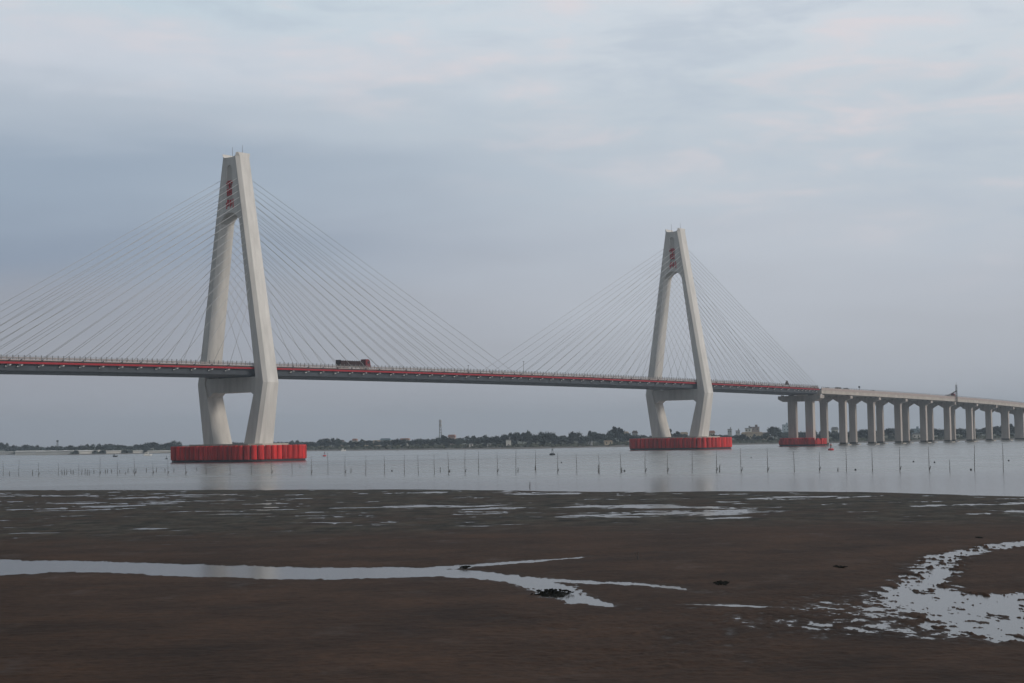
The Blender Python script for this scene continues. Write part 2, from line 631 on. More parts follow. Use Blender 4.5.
for k in range(10):
    a = A_PIER + 37.8 + 36.1 * k
    side_txt = "from the small red fender" if k < 5 else "towards the right end of the viaduct"
    pr = thing("bridge_pier", f"{pier_names[k]} plain twin column pier with flared caps {'counting right ' + side_txt if k < 5 else 'counting right from the red fender'}",
               "bridge pier", bpos(a), RZ + bturn(a), "viaduct piers")
    zt = P(a) - 3.55
    for s in (-1, 1):
        b = MB()
        cx = s * 5.9
        pf_ = [(-5.75, 0), (-5.75, -1.3), (-3.2, -2.75), (-2.02, -3.4), (2.02, -3.4), (2.3, -2.5), (5.75, -1.45), (5.75, 0)]
        b.prism([(cx + s * u_, zt + v_) for u_, v_ in pf_], -1.35, 1.35)
        b.build("cap", M['pier'], pr)
        b = MB(); b.box((cx, 0, (zt - 3.4 + 1.6) / 2), (3.95, 2.3, zt - 3.4 - 1.6 - .006)); b.build("column", M['pier'], pr)
        b = MB(); b.box((cx, 0, .9), (4.02, 2.36, 1.4)); b.build("tide_band", M['tide'], pr)
        b = MB(); b.box((cx + .6, 0.0, 0.1), (6.2, 4.6, .9)); b.build("pile_cap", M['cap'], pr)
        for q in (-3.4, 0, 3.4):
            b = MB(); b.box((cx + q, 0, zt + .15), (.9, 1.0, .28)); b.build("bearing", M['steel'], pr)

# ------------------------------------------------------------------ vehicles (local: x forward, z up)


def wheel(parent, x, y, r=.5, w=.3):
    b = MB(); b.tube((x, y - w / 2, r), (x, y + w / 2, r), r, n=14); o = b.build("wheel", M['tyre'], parent)
    b = MB(); b.tube((x, y - w / 2 - .02, r), (x, y + w / 2 + .02, r), r * .5, n=10); b.build("rim", M['galv'], o)


TRZ = math.atan2(TD.y, TD.x)


def on_deck(px, y, off):
    """distance along the bridge where pixel column px meets the line at this offset"""
    v = ray(px, y)
    p0 = T1 + ND * off
    det = v.x * (-TD.y) + TD.x * v.y
    t_ = (p0.x * (-TD.y) + TD.x * p0.y) / det
    a = (Vector((v.x * t_, v.y * t_)) - p0).dot(TD)
    return a


LOFF = 8.2
a = on_deck(354, 363, LOFF)
tr = thing("cargo_truck", "dark red cargo truck with high slatted sides driving along the bridge deck", "truck", bpos(a, LOFF, P(a) - .34), TRZ)
b = MB(); b.box((-.2, 0, .95), (15.6, 1.0, .35)); b.build("chassis", M['grime'], tr)
b = MB()
b.box((-2.2, 0, 1.35), (12.2, 2.5, .22))
for s in (-1, 1):
    b.box((-2.2, s * 1.22, 2.35), (12.2, .08, 1.7))
    for i in range(11):
        b.box((-8.2 + i * 1.2, s * 1.29, 2.4), (.16, .08, 1.95))
for x in (-8.3, 3.9):
    b.box((x, 0, 2.45), (.1, 2.5, 2.0))
b.build("cargo_body", M['truckred'], tr)
b = MB(); b.box((-2.2, 0, 2.75), (11.9, 2.3, .6)); b.build("load", M['grime'], tr)
cb = MB()
cb.prism([(5.0, 1.0), (7.55, 1.0), (7.6, 2.2), (7.25, 3.6), (6.6, 4.05), (5.0, 4.05)], -1.22, 1.22)
cab = cb.build("cab", M['cabred'], tr)
b = MB()
b.prism([(7.57, 2.3), (7.64, 2.3), (7.32, 3.5), (7.24, 3.5)], -1.05, 1.05)
b.build("windscreen", M['glass'], cab)
for s in (-1, 1):
    b = MB(); b.box((6.5, s * 1.225, 2.85), (1.1, .04, .9)); b.build("side_window", M['glass'], cab)
    b = MB(); b.box((7.62, s * .85, 1.35), (.08, .35, .25)); b.build("headlight", M['bracket'], cab)
    for x in (6.3, 4.5, -4.6, -6.0, -7.4):
        wheel(tr, x, s * 1.05, .52, .34)
b = MB(); b.box((4.5, .6, 2.2), (.7, .8, 1.6)); b.build("air_tank", M['grime'], tr)

body_cols = {
    'greenish': mat("car_green", (0.05, 0.075, 0.07), .35, .05), 'dark': mat("car_dark", (0.02, 0.022, 0.026), .3, .05),
    'silver': mat("car_silver", (0.35, 0.36, 0.37), .3, .05), 'brown': mat("car_brown", (0.09, 0.07, 0.06), .35, .05),
}


def car(a, off, z, colour, label, van=False, heading=1):
    c = thing("parked_van" if False else ("van" if van else "car"), label, "van" if van else "car", bpos(a, off, z), TRZ if heading > 0 else TRZ + math.pi, "vehicles on the viaduct")
    b = MB()
    if van:
        pr = [(-2.5, .35), (2.4, .35), (2.5, 1.0), (1.9, 1.25), (1.3, 2.05), (-2.4, 2.1)]
    else:
        pr = [(-2.2, .35), (2.2, .35), (2.25, .8), (1.3, 1.0), (.6, 1.55), (-1.1, 1.58), (-1.9, 1.05), (-2.25, .95)]
    b.prism(pr, -.9, .9)
    b.build("body", body_cols[colour], c)
    for s in (-1, 1):
        b = MB()
        b.prism([(-1.3, 1.08), (1.0, 1.05), (.5, 1.46), (-1.0, 1.48)] if not van else [(-2.1, 1.25), (1.5, 1.25), (1.1, 1.9), (-2.1, 1.92)], s * .9 - .015, s * .9 + .015)
        b.build("side_window", M['glass'], c)
        for x in (-1.4, 1.4):
            wheel(c, x, s * .82, .34, .22)
    return c


ZV = lambda a: P(a) - .94
for px, off, colr, lab, van, hd in (
        (814, 2.5, 'greenish', "dark green van at the joint where the steel deck meets the concrete viaduct", True, -1),
        (827, 3.5, 'dark', "black car second from the left among the vehicles on the viaduct", False, 1),
        (838.5, 4.0, 'brown', "dark brown van on the viaduct above the first plain pier", True, 1),
        (846, 8.5, 'dark', "small black car close to the parapet between the brown van and the road sign", False, 1),
        (872.5, 5.0, 'silver', "silver car on the viaduct right of the small road sign", False, 1),
        (899, -4.0, 'brown', "brown car farthest right on the viaduct", False, -1)):
    a = on_deck(px, 388, off)
    # the tall parapet hides the lower half; the roofs show above it
    car(a, off, P(a) - .55, colr, lab, van, hd)

a = on_deck(860, 388, 12.0)
o = thing("road_sign", "small square road sign on a pole at the viaduct edge above the second pier", "road sign", bpos(a, 11.6, P(a) - .9), RZ)
b = MB(); b.tube((0, 0, 0), (0, 0, 3.0), .1); b.build("pole", M['galv'], o)
b = MB(); b.box((0, -.12, 2.6), (1.1, .06, 1.1)); b.build("panel", M['steel'], o)
a = on_deck(787, 386, 11.4)
o = thing("warning_sign", "brownish triangular sign standing on the red edged deck before the viaduct", "road sign", bpos(a, 11.4, P(a) - .34), RZ)
b = MB(); b.prism([(-1.5, .9), (1.5, .9), (0.25, 3.2), (-.25, 3.2)], -.08, .08); b.build("panel", mat("faded_sign", (0.20, 0.13, 0.11), .7), o)
for s in (-1, 1):
    b = MB(); b.tube((s * .9, .15, 0), (s * .5, .15, 2.4), .06); b.build("pole", M['galv'], o)

a = on_deck(956, 393, 12.9)
it = thing("inspection_truck", "bridge inspection truck with an upright mast and a reddish boom at the viaduct edge", "truck", bpos(a, 10.0, P(a) - .55), TRZ)
b = MB(); b.box((-3.6, 0, .9), (9.4, 2.3, .6)); b.build("chassis", M['grime'], it)
cbm = MB(); cbm.prism([(1.2, .7), (3.4, .7), (3.45, 1.5), (3.1, 2.5), (1.2, 2.6)], -1.1, 1.1); cab2 = cbm.build("cab", M['cabred'], it)
b = MB(); b.prism([(3.43, 1.5), (3.48, 1.5), (3.15, 2.4), (3.1, 2.4)], -.95, .95); b.build("windscreen", M['glass'], cab2)
for s in (-1, 1):
    for x in (2.3, -4.5, -6.2):
        wheel(it, x, s * 1.0, .5, .3)
b = MB()
for dx in (-.35, .35):
    for dy in (-.35, .35):
        b.tube((.3 + dx, -3.1 + dy, -4.4), (.3 + dx, -3.1 + dy, 7.6), .08)
for k in range(12):
    z0 = -4.4 + k * 1.05
    b.tube((-.05, -3.45, z0), (.65, -3.45, z0 + 1.05), .07)
    b.tube((.65, -2.75, z0), (-.05, -2.75, z0 + 1.05), .07)
    b.tube((-.05, -3.45, z0), (-.05, -2.75, z0 + 1.05), .07)
b.tube((.3, -3.1, 8.2), (.3, -3.1, 9.4), .06)
b.build("mast", M['grime'], it)
b = MB(); b.tube((.2, -3.0, 3.9), (-6.2, -1.0, 1.6), .42, .26); b.tube((-6.2, -1.0, 1.6), (-11.0, -.4, 1.5), .22, .1); b.build("boom", M['truckred'], it)

# ------------------------------------------------------------------ numpy noise


def hash2(ix, iy, seed):
    h = (ix.astype(np.int64) * 374761393 + iy.astype(np.int64) * 668265263 + seed * 974634) & 0x7fffffff
    h = ((h ^ (h >> 13)) * 1274126177) & 0x7fffffff
    h = h ^ (h >> 16)
    return (h & 0xffff) / 65535.0


def vnoise(x, y, seed):
    ix, iy = np.floor(x), np.floor(y)
    fx, fy = x - ix, y - iy
    fx = fx * fx * fx * (fx * (fx * 6 - 15) + 10)
    fy = fy * fy * fy * (fy * (fy * 6 - 15) + 10)
    a, b_ = hash2(ix, iy, seed), hash2(ix + 1, iy, seed)
    c, d = hash2(ix, iy + 1, seed), hash2(ix + 1, iy + 1, seed)
    return (a + (b_ - a) * fx) * (1 - fy) + (c + (d - c) * fx) * fy


def fbm(x, y, seed, octv=4, gain=.5):
    s, amp, tot = 0, 1.0, 0
    for k in range(octv):
        c, sn = math.cos(.6 * k + .3), math.sin(.6 * k + .3)
        s = s + amp * vnoise((x * c - y * sn) * 2 ** k, (x * sn + y * c) * 2 ** k, seed + k * 17)
        tot += amp
        amp *= gain
    return s / tot - .5


def seg_dist(X, Y, pts):
    d = np.full(X.shape, 1e9)
    wd = np.zeros(X.shape)
    for (x0, y0, w0), (x1, y1, w1) in zip(pts[:-1], pts[1:]):
        dx, dy = x1 - x0, y1 - y0
        t = np.clip(((X - x0) * dx + (Y - y0) * dy) / (dx * dx + dy * dy + 1e-9), 0, 1)
        dd = np.hypot(X - x0 - t * dx, Y - y0 - t * dy) - (w0 + (w1 - w0) * t)
        d = np.minimum(d, dd)
    return d


def poly_sd(X, Y, poly):
    """signed distance to a polygon, negative inside"""
    d = np.full(X.shape, 1e9)
    ins = np.zeros(X.shape, bool)
    n = len(poly)
    for i in range(n):
        x0, y0 = poly[i]
        x1, y1 = poly[(i + 1) % n]
        dx, dy = x1 - x0, y1 - y0
        t = np.clip(((X - x0) * dx + (Y - y0) * dy) / (dx * dx + dy * dy + 1e-9), 0, 1)
        d = np.minimum(d, np.hypot(X - x0 - t * dx, Y - y0 - t * dy))
        c = ((y0 > Y) != (y1 > Y)) & (X < (x1 - x0) * (Y - y0) / (y1 - y0 + 1e-12) + x0)
        ins ^= c
    return np.where(ins, -d, d)


def gp(*pts):
    return [tuple(ground(x, y)[:2]) for x, y in pts]


# ------------------------------------------------------------------ mud flat
ang = np.concatenate([np.linspace(-44, -23, 60, endpoint=False), np.linspace(-23, 23, 1120, endpoint=False), np.linspace(23, 44, 60)])
ang = np.radians(ang)
inv = np.concatenate([np.linspace(1 / 6.0, 1 / 26.0, 60, endpoint=False), np.linspace(1 / 26.0, 1 / 262.0, 740)])
dist = 1 / inv
AA, DD = np.meshgrid(ang, dist)
X, Y = DD * np.sin(AA), DD * np.cos(AA)
# shoreline of the flat
shore = np.array(gp((-700, 490.5), (-300, 490.3), (0, 490.2), (100, 490.2), (200, 490), (300, 489.7), (400, 489.6), (460, 490), (512, 490.3), (600, 491.5), (680, 491.7), (760, 491), (860, 491.8), (940, 494), (1024, 496.5), (1200, 497), (1600, 497)))
so = np.argsort(shore[:, 0] / shore[:, 1])
sh = np.interp(np.tan(AA), (shore[:, 0] / shore[:, 1])[so], np.hypot(shore[:, 0], shore[:, 1])[so])
edge = sh - DD + 5.0 * fbm(X / 9, Y / 30, 5, 4)          # >0 on the flat
n1 = fbm(X / 10, Y / 16, 21, 5, .55)
n2 = fbm(X / 2.2, Y / 3.0, 33, 4, .6)
n3 = fbm(X / .55, Y / .7, 55, 3, .6)
n4 = fbm(X / 26, Y / 40, 61, 3, .5)
# outer weedy zone with pools
n5 = fbm(X / 11., Y / 7.0, 143, 5, .55)
n6 = fbm(X / 4.2, Y / 2.1, 171, 5, .62)
n9 = fbm(X / 1.1, Y / 1.8, 211, 3, .6)
z_out = 0.039 + .13 * n5 + .25 * n6 + .05 * n9 + .05 * n1 + .05 * n3 + .05 * n4
far_t = np.clip((DD - 97 - 14 * n4 - 10 * n1) / 14, 0, 1)
z_in = np.maximum(0.075 + .08 * n4 + .05 * n1 + .03 * n2 + .02 * n3 + np.clip((62 - DD) / 40, 0, 1) * .06, .02 + .01 * n3)
H = z_in * (1 - far_t) + (np.where(z_out > .02, z_out * .6 + .012, z_out)) * far_t
H = np.where(edge < 4, np.minimum(H, edge * .02), H)
H = np.where(edge < 0, np.maximum(edge * .03, -1.2), H)
weed = far_t * np.clip(.75 + 1.3 * n2 + 1.2 * n1, 0, 1)


def carve(Hh, sd, depth=.16, soft=.9, lip=.0):
    t = np.clip(-sd / soft, -1, 1)
    target = np.where(t > 0, -depth * t - .012, -t * .5 + .0)
    lim = .010 + .022 * np.maximum(sd, 0) + .02 * np.maximum(n3, 0)
    Hh = np.where(sd > 0, np.minimum(Hh, np.maximum(lim, .006)), Hh)
    return np.where(sd < 0, np.minimum(Hh, target), Hh)


n7 = fbm(X / .9, Y / 2.2, 191, 5, .65)
n8 = fbm(X / .38, Y / .9, 231, 4, .65)
wob = .8 * n2 + .7 * n3 + 1.0 * n7 + 1.7 * n8
main = poly_sd(X, Y, gp((-330, 556), (-120, 558), (0, 559.6), (85, 561), (170, 563.3), (255, 566.4), (340, 568), (400, 567.6), (440, 568.2), (478, 571.2), (520, 575.8), (550, 580),
                        (563, 584), (575, 588.5), (585, 594), (600, 600.5), (616, 604.6), (614, 607), (598, 606.8), (575, 603.4), (558, 599.5), (540, 594.5), (530, 589), (500, 582), (470, 578.6), (440, 576.6), (400, 577.5), (340, 579.6),
                        (280, 579.5), (225, 577.6), (170, 576), (120, 573), (60, 572), (0, 575.5), (-120, 577), (-330, 577)))
H = carve(H, main + .9 * wob * .7)
br1 = seg_dist(X, Y, [(*p, w) for p, w in zip(gp((436, 568.5), (470, 565.8), (500, 563.6), (530, 561.3), (560, 559.2), (592, 556.4)), (1.0, .6, .55, .6, .35, .0))])
H = carve(H, br1 + .5 * wob, .1, .8)
br2 = seg_dist(X, Y, [(*p, w) for p, w in zip(gp((548, 580.5), (580, 581.8), (620, 583.4), (650, 585.2), (675, 588), (700, 592.2)), (.8, .5, .38, .42, .36, .05))])
H = carve(H, br2 + .45 * wob, .1, .7)
right = poly_sd(X, Y, gp((1400, 530), (1100, 536), (1024, 541), (985, 545), (955, 550), (930, 556.5), (915, 567), (904, 578), (898, 588), (870, 598), (890, 607), (905, 617), (915, 628), (960, 634), (1000, 640), (1040, 645), (1300, 650),
                         (1300, 590), (1024, 592), (975, 594), (948, 590), (944, 583), (956, 574), (960, 564), (972, 556), (1000, 549), (1024, 546.6), (1100, 542), (1400, 536)))
H = carve(H, right + 1.2 * n2 + .8 * n3 + 1.1 * n7 + 1.7 * n8 + .1, .10, .9)
# blotchy islands inside the right hand wet area
isl = np.clip(.45 - right / 1.6, 0, 1) * np.clip((fbm(X / .30, Y / .8, 71, 4, .65) - .055) * 7, 0, 1)
H = H + isl * .14
# speckled wet apron left of it
pc = Vector(ground(845, 612)[:2])
pc2 = Vector(ground(790, 622)[:2])
apr = np.maximum(np.exp(-(((X - pc.x) / 4.6) ** 2 + ((Y - pc.y) / 8.5) ** 2)), .97 * np.exp(-(((X - pc2.x) / 5.5) ** 2 + ((Y - pc2.y) / 6.5) ** 4)))
sp = fbm(X / .34, Y / .55, 81, 5, .7) + .3 * n2 + .25 * n7
H = np.where(apr > .15, H * (1 - .82 * apr) + apr * (-.002 + .13 * sp), H)
line = seg_dist(X, Y, [(*p, w) for p, w in zip(gp((690, 604.5), (725, 605.2), (780, 607.5)), (.15, .35, .1))])
H = carve(H, line + .5 * n3 + .3 * n2, .05, .4)
for cx, cy, wx, wy, th in ((560, 620, 3.0, 3, .12), (640, 632, 3.5, 4, .10), (700, 645, 3.0, 4, .10), (520, 617, 1.2, 1.2, .05), (565, 630, .9, 1.0, .05), (740, 662, 4, 3, .1), (600, 662, 3, 3, .1)):
    c = ground(cx, cy)
    g = np.exp(-(((X - c.x) / wx) ** 2 + ((Y - c.y) / wy) ** 2))
    H = H - g * (H - .035 - .11 * fbm(X / .6, Y / 1.0, 91, 4, .6)) * .85
# small scale roughness
H = H + .012 * fbm(X / .22, Y / .25, 99, 2) * (DD < 90)
rip = fbm(X / .8, Y / .35, 123, 3, .55)
H = np.where(H > .012, H + np.clip((H - .012) * 20, 0, 1) * .03 * rip, H)

nr, nc = X.shape
verts = np.stack([X, Y, H], -1).reshape(-1, 3).astype(np.float32)
idx = np.arange(nr * nc).reshape(nr, nc)
quads = np.stack([idx[:-1, :-1], idx[:-1, 1:], idx[1:, 1:], idx[1:, :-1]], -1).reshape(-1, 4)
quads = quads[:, ::-1]


def np_mesh(name, verts, quads):
    me = bpy.data.meshes.new(name)
    me.vertices.add(len(verts)); me.vertices.foreach_set("co", verts.ravel())
    me.loops.add(quads.size); me.loops.foreach_set("vertex_index", quads.ravel().astype(np.int32))
    me.polygons.add(len(quads)); me.polygons.foreach_set("loop_start", np.arange(0, quads.size, 4, dtype=np.int32))
    me.update(calc_edges=True)
    me.polygons.foreach_set("use_smooth", [True] * len(quads))
    return me


me = np_mesh("mudflat", verts, quads)
at_ = me.attributes.new("weed", 'FLOAT', 'POINT')
at_.data.foreach_set("value", weed.ravel().astype(np.float32))
me.validate()
mud = bpy.data.objects.new("mudflat", me)
COL.objects.link(mud)
tag(mud, kind="structure")

mt = bpy.data.materials.new("wet_mud")
mt.use_nodes = True
N, L = mt.node_tree.nodes, mt.node_tree.links
bs = N["Principled BSDF"]
geo = N.new("ShaderNodeNewGeometry")
n_a = N.new("ShaderNodeTexNoise"); n_a.inputs["Scale"].default_value = .16; n_a.inputs["Detail"].default_value = 8; n_a.inputs["Roughness"].default_value = .65
n_b = N.new("ShaderNodeTexNoise"); n_b.inputs["Scale"].default_value = 3.0; n_b.inputs["Detail"].default_value = 6; n_b.inputs["Roughness"].default_value = .7
L.new(geo.outputs["Position"], n_a.inputs["Vector"]); L.new(geo.outputs["Position"], n_b.inputs["Vector"])
rp = N.new("ShaderNodeValToRGB")
rp.color_ramp.elements[0].position = .33; rp.color_ramp.elements[0].color = (0.022, 0.0117, 0.0072, 1)
rp.color_ramp.elements[1].position = .70; rp.color_ramp.elements[1].color = (0.059, 0.0312, 0.0182, 1)
L.new(n_a.outputs[0], rp.inputs[0])
rp2 = N.new("ShaderNodeValToRGB")
rp2.color_ramp.elements[0].position = .35; rp2.color_ramp.elements[0].color = (.72, .72, .72, 1)
rp2.color_ramp.elements[1].position = .65; rp2.color_ramp.elements[1].color = (1.22, 1.22, 1.22, 1)
L.new(n_b.outputs[0], rp2.inputs[0])
mul = N.new("ShaderNodeMix"); mul.data_type = 'RGBA'; mul.blend_type = 'MULTIPLY'; mul.inputs[0].default_value = 1
L.new(rp.outputs[0], mul.inputs[6]); L.new(rp2.outputs[0], mul.inputs[7])
atn = N.new("ShaderNodeAttribute"); atn.attribute_name = "weed"
mx = N.new("ShaderNodeMix"); mx.data_type = 'RGBA'
L.new(atn.outputs["Fac"], mx.inputs[0]); L.new(mul.outputs[2], mx.inputs[6])
wr = N.new("ShaderNodeValToRGB")
wr.color_ramp.elements[0].position = .40; wr.color_ramp.elements[0].color = (0.010, 0.0095, 0.0075, 1)
wr.color_ramp.elements[1].position = .62; wr.color_ramp.elements[1].color = (0.060, 0.052, 0.038, 1)
mpw = N.new("ShaderNodeMapping"); mpw.inputs["Scale"].default_value = (.45, .30, 1)
n_c = N.new("ShaderNodeTexNoise"); n_c.inputs["Scale"].default_value = 1.0; n_c.inputs["Detail"].default_value = 9; n_c.inputs["Roughness"].default_value = .72
L.new(geo.outputs["Position"], mpw.inputs["Vector"]); L.new(mpw.outputs[0], n_c.inputs["Vector"])
L.new(n_c.outputs[0], wr.inputs[0])
L.new(wr.outputs[0], mx.inputs[7])
sx0 = N.new("ShaderNodeSeparateXYZ"); L.new(geo.outputs["Position"], sx0.inputs[0])
wet = N.new("ShaderNodeMapRange"); wet.inputs[1].default_value = .0; wet.inputs[2].default_value = .035; wet.inputs[3].default_value = .60; wet.inputs[4].default_value = 1.0
L.new(sx0.outputs[2], wet.inputs[0])
wv = N.new("ShaderNodeVectorMath"); wv.operation = 'SCALE'
L.new(mx.outputs[2], wv.inputs[0]); L.new(wet.outputs[0], wv.inputs[3])
L.new(wv.outputs[0], bs.inputs["Base Color"])
sx = N.new("ShaderNodeSeparateXYZ"); L.new(geo.outputs["Position"], sx.inputs[0])
mr = N.new("ShaderNodeMapRange"); mr.inputs[1].default_value = .0; mr.inputs[2].default_value = .02; mr.inputs[3].default_value = .55; mr.inputs[4].default_value = .92
L.new(sx.outputs[2], mr.inputs[0])
# damp films left by the tide: smoother patches in the drying mud
mpf = N.new("ShaderNodeMapping"); mpf.inputs["Scale"].default_value = (.32, .20, 1)
n_f = N.new("ShaderNodeTexNoise"); n_f.inputs["Scale"].default_value = 1.0; n_f.inputs["Detail"].default_value = 9; n_f.inputs["Roughness"].default_value = .68
L.new(geo.outputs["Position"], mpf.inputs["Vector"]); L.new(mpf.outputs[0], n_f.inputs["Vector"])
ff = N.new("ShaderNodeMapRange"); ff.interpolation_type = 'SMOOTHSTEP'; ff.inputs[1].default_value = .54; ff.inputs[2].default_value = .74; ff.inputs[3].default_value = 0; ff.inputs[4].default_value = .22
L.new(n_f.outputs[0], ff.inputs[0])
rs_ = N.new("ShaderNodeMath"); rs_.operation = 'SUBTRACT'; L.new(mr.outputs[0], rs_.inputs[0]); L.new(ff.outputs[0], rs_.inputs[1])
L.new(rs_.outputs[0], bs.inputs["Roughness"])
bs.inputs["Specular IOR Level"].default_value = .14
bp = N.new("ShaderNodeBump"); bp.inputs["Strength"].default_value = .6; bp.inputs["Distance"].default_value = .05
L.new(n_b.outputs[0], bp.inputs["Height"]); L.new(bp.outputs[0], bs.inputs["Normal"])
me.materials.append(mt)

# ------------------------------------------------------------------ sea
wm = bpy.data.materials.new("sea_water")
wm.use_nodes = True
N, L = wm.node_tree.nodes, wm.node_tree.links
bs = N["Principled BSDF"]
bs.inputs["Base Color"].default_value = (0.17, 0.175, 0.170, 1)
bs.inputs["IOR"].default_value = 1.33
bs.inputs["Specular IOR Level"].default_value = .5
geo = N.new("ShaderNodeNewGeometry")
mp = N.new("ShaderNodeMapping"); mp.inputs["Scale"].default_value = (.010, .030, 0)
L.new(geo.outputs["Position"], mp.inputs["Vector"])
nb = N.new("ShaderNodeTexNoise"); nb.inputs["Scale"].default_value = 1; nb.inputs["Detail"].default_value = 5
L.new(mp.outputs[0], nb.inputs["Vector"])
sx = N.new("ShaderNodeSeparateXYZ"); L.new(geo.outputs["Position"], sx.inputs[0])
# ripples start well off the flat, calm water over it
fr = N.new("ShaderNodeMapRange"); fr.interpolation_type = 'SMOOTHSTEP'
fr.inputs[1].default_value = 190; fr.inputs[2].default_value = 275; fr.inputs[3].default_value = .05; fr.inputs[4].default_value = 1
L.new(sx.outputs[1], fr.inputs[0])
# shallow pools show the dark mud below, the open estuary is silty
mxw = N.new("ShaderNodeMix"); mxw.data_type = 'RGBA'
mxw.inputs[6].default_value = (.055, .050, .046, 1); mxw.inputs[7].default_value = (0.18, 0.187, 0.183, 1)
L.new(fr.outputs[0], mxw.inputs[0]); L.new(mxw.outputs[2], bs.inputs["Base Color"])
rr = N.new("ShaderNodeMapRange"); rr.inputs[1].default_value = .35; rr.inputs[2].default_value = .65; rr.inputs[3].default_value = .35; rr.inputs[4].default_value = 1
L.new(nb.outputs[0], rr.inputs[0])
mm = N.new("ShaderNodeMath"); mm.operation = 'MULTIPLY'; L.new(fr.outputs[0], mm.inputs[0]); L.new(rr.outputs[0], mm.inputs[1])
ro = N.new("ShaderNodeMapRange"); ro.inputs[3].default_value = .17; ro.inputs[4].default_value = .30
L.new(mm.outputs[0], ro.inputs[0]); L.new(ro.outputs[0], bs.inputs["Roughness"])
rn = N.new("ShaderNodeTexNoise"); rn.inputs["Scale"].default_value = 1.1; rn.inputs["Detail"].default_value = 4
mp2 = N.new("ShaderNodeMapping"); mp2.inputs["Scale"].default_value = (.6, 1, 1)
L.new(geo.outputs["Position"], mp2.inputs["Vector"]); L.new(mp2.outputs[0], rn.inputs["Vector"])
bp = N.new("ShaderNodeBump"); bp.inputs["Distance"].default_value = .05
bm_ = N.new("ShaderNodeMath"); bm_.operation = 'MULTIPLY'; bm_.inputs[1].default_value = .55
L.new(mm.outputs[0], bm_.inputs[0]); L.new(bm_.outputs[0], bp.inputs["Strength"])
L.new(rn.outputs[0], bp.inputs["Height"]); L.new(bp.outputs[0], bs.inputs["Normal"])
b = MB()
b.add([(-4200, -300, 0), (4200, -300, 0), (4200, 6800, 0), (-4200, 6800, 0)], [(0, 1, 2, 3)])
tag(b.build("sea", wm), kind="structure")

# ------------------------------------------------------------------ far bank
BANK = [(-900, 455.6), (-400, 455.4), (-60, 455.3), (75, 455.0), (150, 453.6), (250, 452), (325, 450.9), (400, 450.2), (480, 449.3), (540, 448.6), (600, 447.2), (660, 446.4), (700, 445.6), (760, 444.3), (820, 443.4), (880, 442.4), (940, 441.2), (1000, 440.0), (1060, 439.0), (1200, 437.0), (1500, 432)]
bank_xy = [ground(x, y) for x, y in BANK]
bt = np.array([p.x / p.y for p in bank_xy]); bd = np.array([p.y for p in bank_xy])


def shoreY(tx):
    return float(np.interp(tx, bt, bd))


tt = np.linspace(-.60, .60, 420)
offs = np.array([-30, -12, -4, 0, 3, 8, 14, 22, 32, 45, 70, 110, 180, 300, 500, 900, 1600, 2600, 3800, 5200.0])
TT, OO = np.meshgrid(tt, offs)
SY = np.interp(TT, bt, bd)
YY = SY + OO + 10 * fbm(TT * 90, OO * 0, 3, 4) * (OO < 60)
XX = TT * YY
ZZ = np.interp(OO, [-30, -4, 0, 8, 22, 45, 110, 500, 2600, 5200], [-.7, -.06, .02, .18, .7, 1.9, 2.8, 4.5, 9, 11])
ZZ = ZZ + np.clip(OO / 40, 0, 1) * 1.0 * fbm(XX / 30, YY / 30, 13, 4)
nr, nc = XX.shape
idx = np.arange(nr * nc).reshape(nr, nc)
quads = np.stack([idx[:-1, :-1], idx[:-1, 1:], idx[1:, 1:], idx[1:, :-1]], -1).reshape(-1, 4)
me = np_mesh("far_bank", np.stack([XX, YY, ZZ], -1).reshape(-1, 3).astype(np.float32), quads)
fb = bpy.data.objects.new("far_bank", me)
COL.objects.link(fb)
tag(fb, kind="structure")
bmt = bpy.data.materials.new("bank_ground")
bmt.use_nodes = True
N, L = bmt.node_tree.nodes, bmt.node_tree.links
bs = N["Principled BSDF"]; bs.inputs["Roughness"].default_value = .9
geo = N.new("ShaderNodeNewGeometry"); sx = N.new("ShaderNodeSeparateXYZ"); L.new(geo.outputs["Position"], sx.inputs[0])
rp = N.new("ShaderNodeValToRGB")
e = rp.color_ramp.elements
e[0].position = 0; e[0].color = (.085, .072, .062, 1)
e[1].position = 1; e[1].color = (.050, .056, .032, 1)
q = e.new(.30); q.color = (.095, .08, .066, 1)
q = e.new(.45); q.color = (.055, .05, .038, 1)
nz = N.new("ShaderNodeTexNoise"); nz.inputs["Scale"].default_value = .05; nz.inputs["Detail"].default_value = 6
L.new(geo.outputs["Position"], nz.inputs["Vector"])
ad = N.new("ShaderNodeMath"); ad.operation = 'MULTIPLY_ADD'; ad.inputs[1].default_value = .45; L.new(sx.outputs[2], ad.inputs[0])
sb = N.new("ShaderNodeMath"); sb.operation = 'MULTIPLY_ADD'; sb.inputs[1].default_value = .9; sb.inputs[2].default_value = -.45; L.new(nz.outputs[0], sb.inputs[0])
L.new(sb.outputs[0], ad.inputs[2]); L.new(ad.outputs[0], rp.inputs[0]); L.new(rp.outputs[0], bs.inputs["Base Color"])
me.materials.append(bmt)


def land_z(o):
    return float(np.interp(o, [0, 8, 22, 45, 110, 500, 2600], [.02, .18, .7, 1.9, 2.8, 4.5, 9]))


def on_bank(px, off):
    v = ray(px, 440)
    tx = v.x / v.y
    Yv = shoreY(tx) + off
    return Vector((tx * Yv, Yv, land_z(off)))


def h_at(px, py, p):
    """height of the point seen at this pixel above the spot p"""
    v = ray(px, py)
    return CAM_H + v.z * p.y / v.y - p.z


# ------------------------------------------------------------------ trees


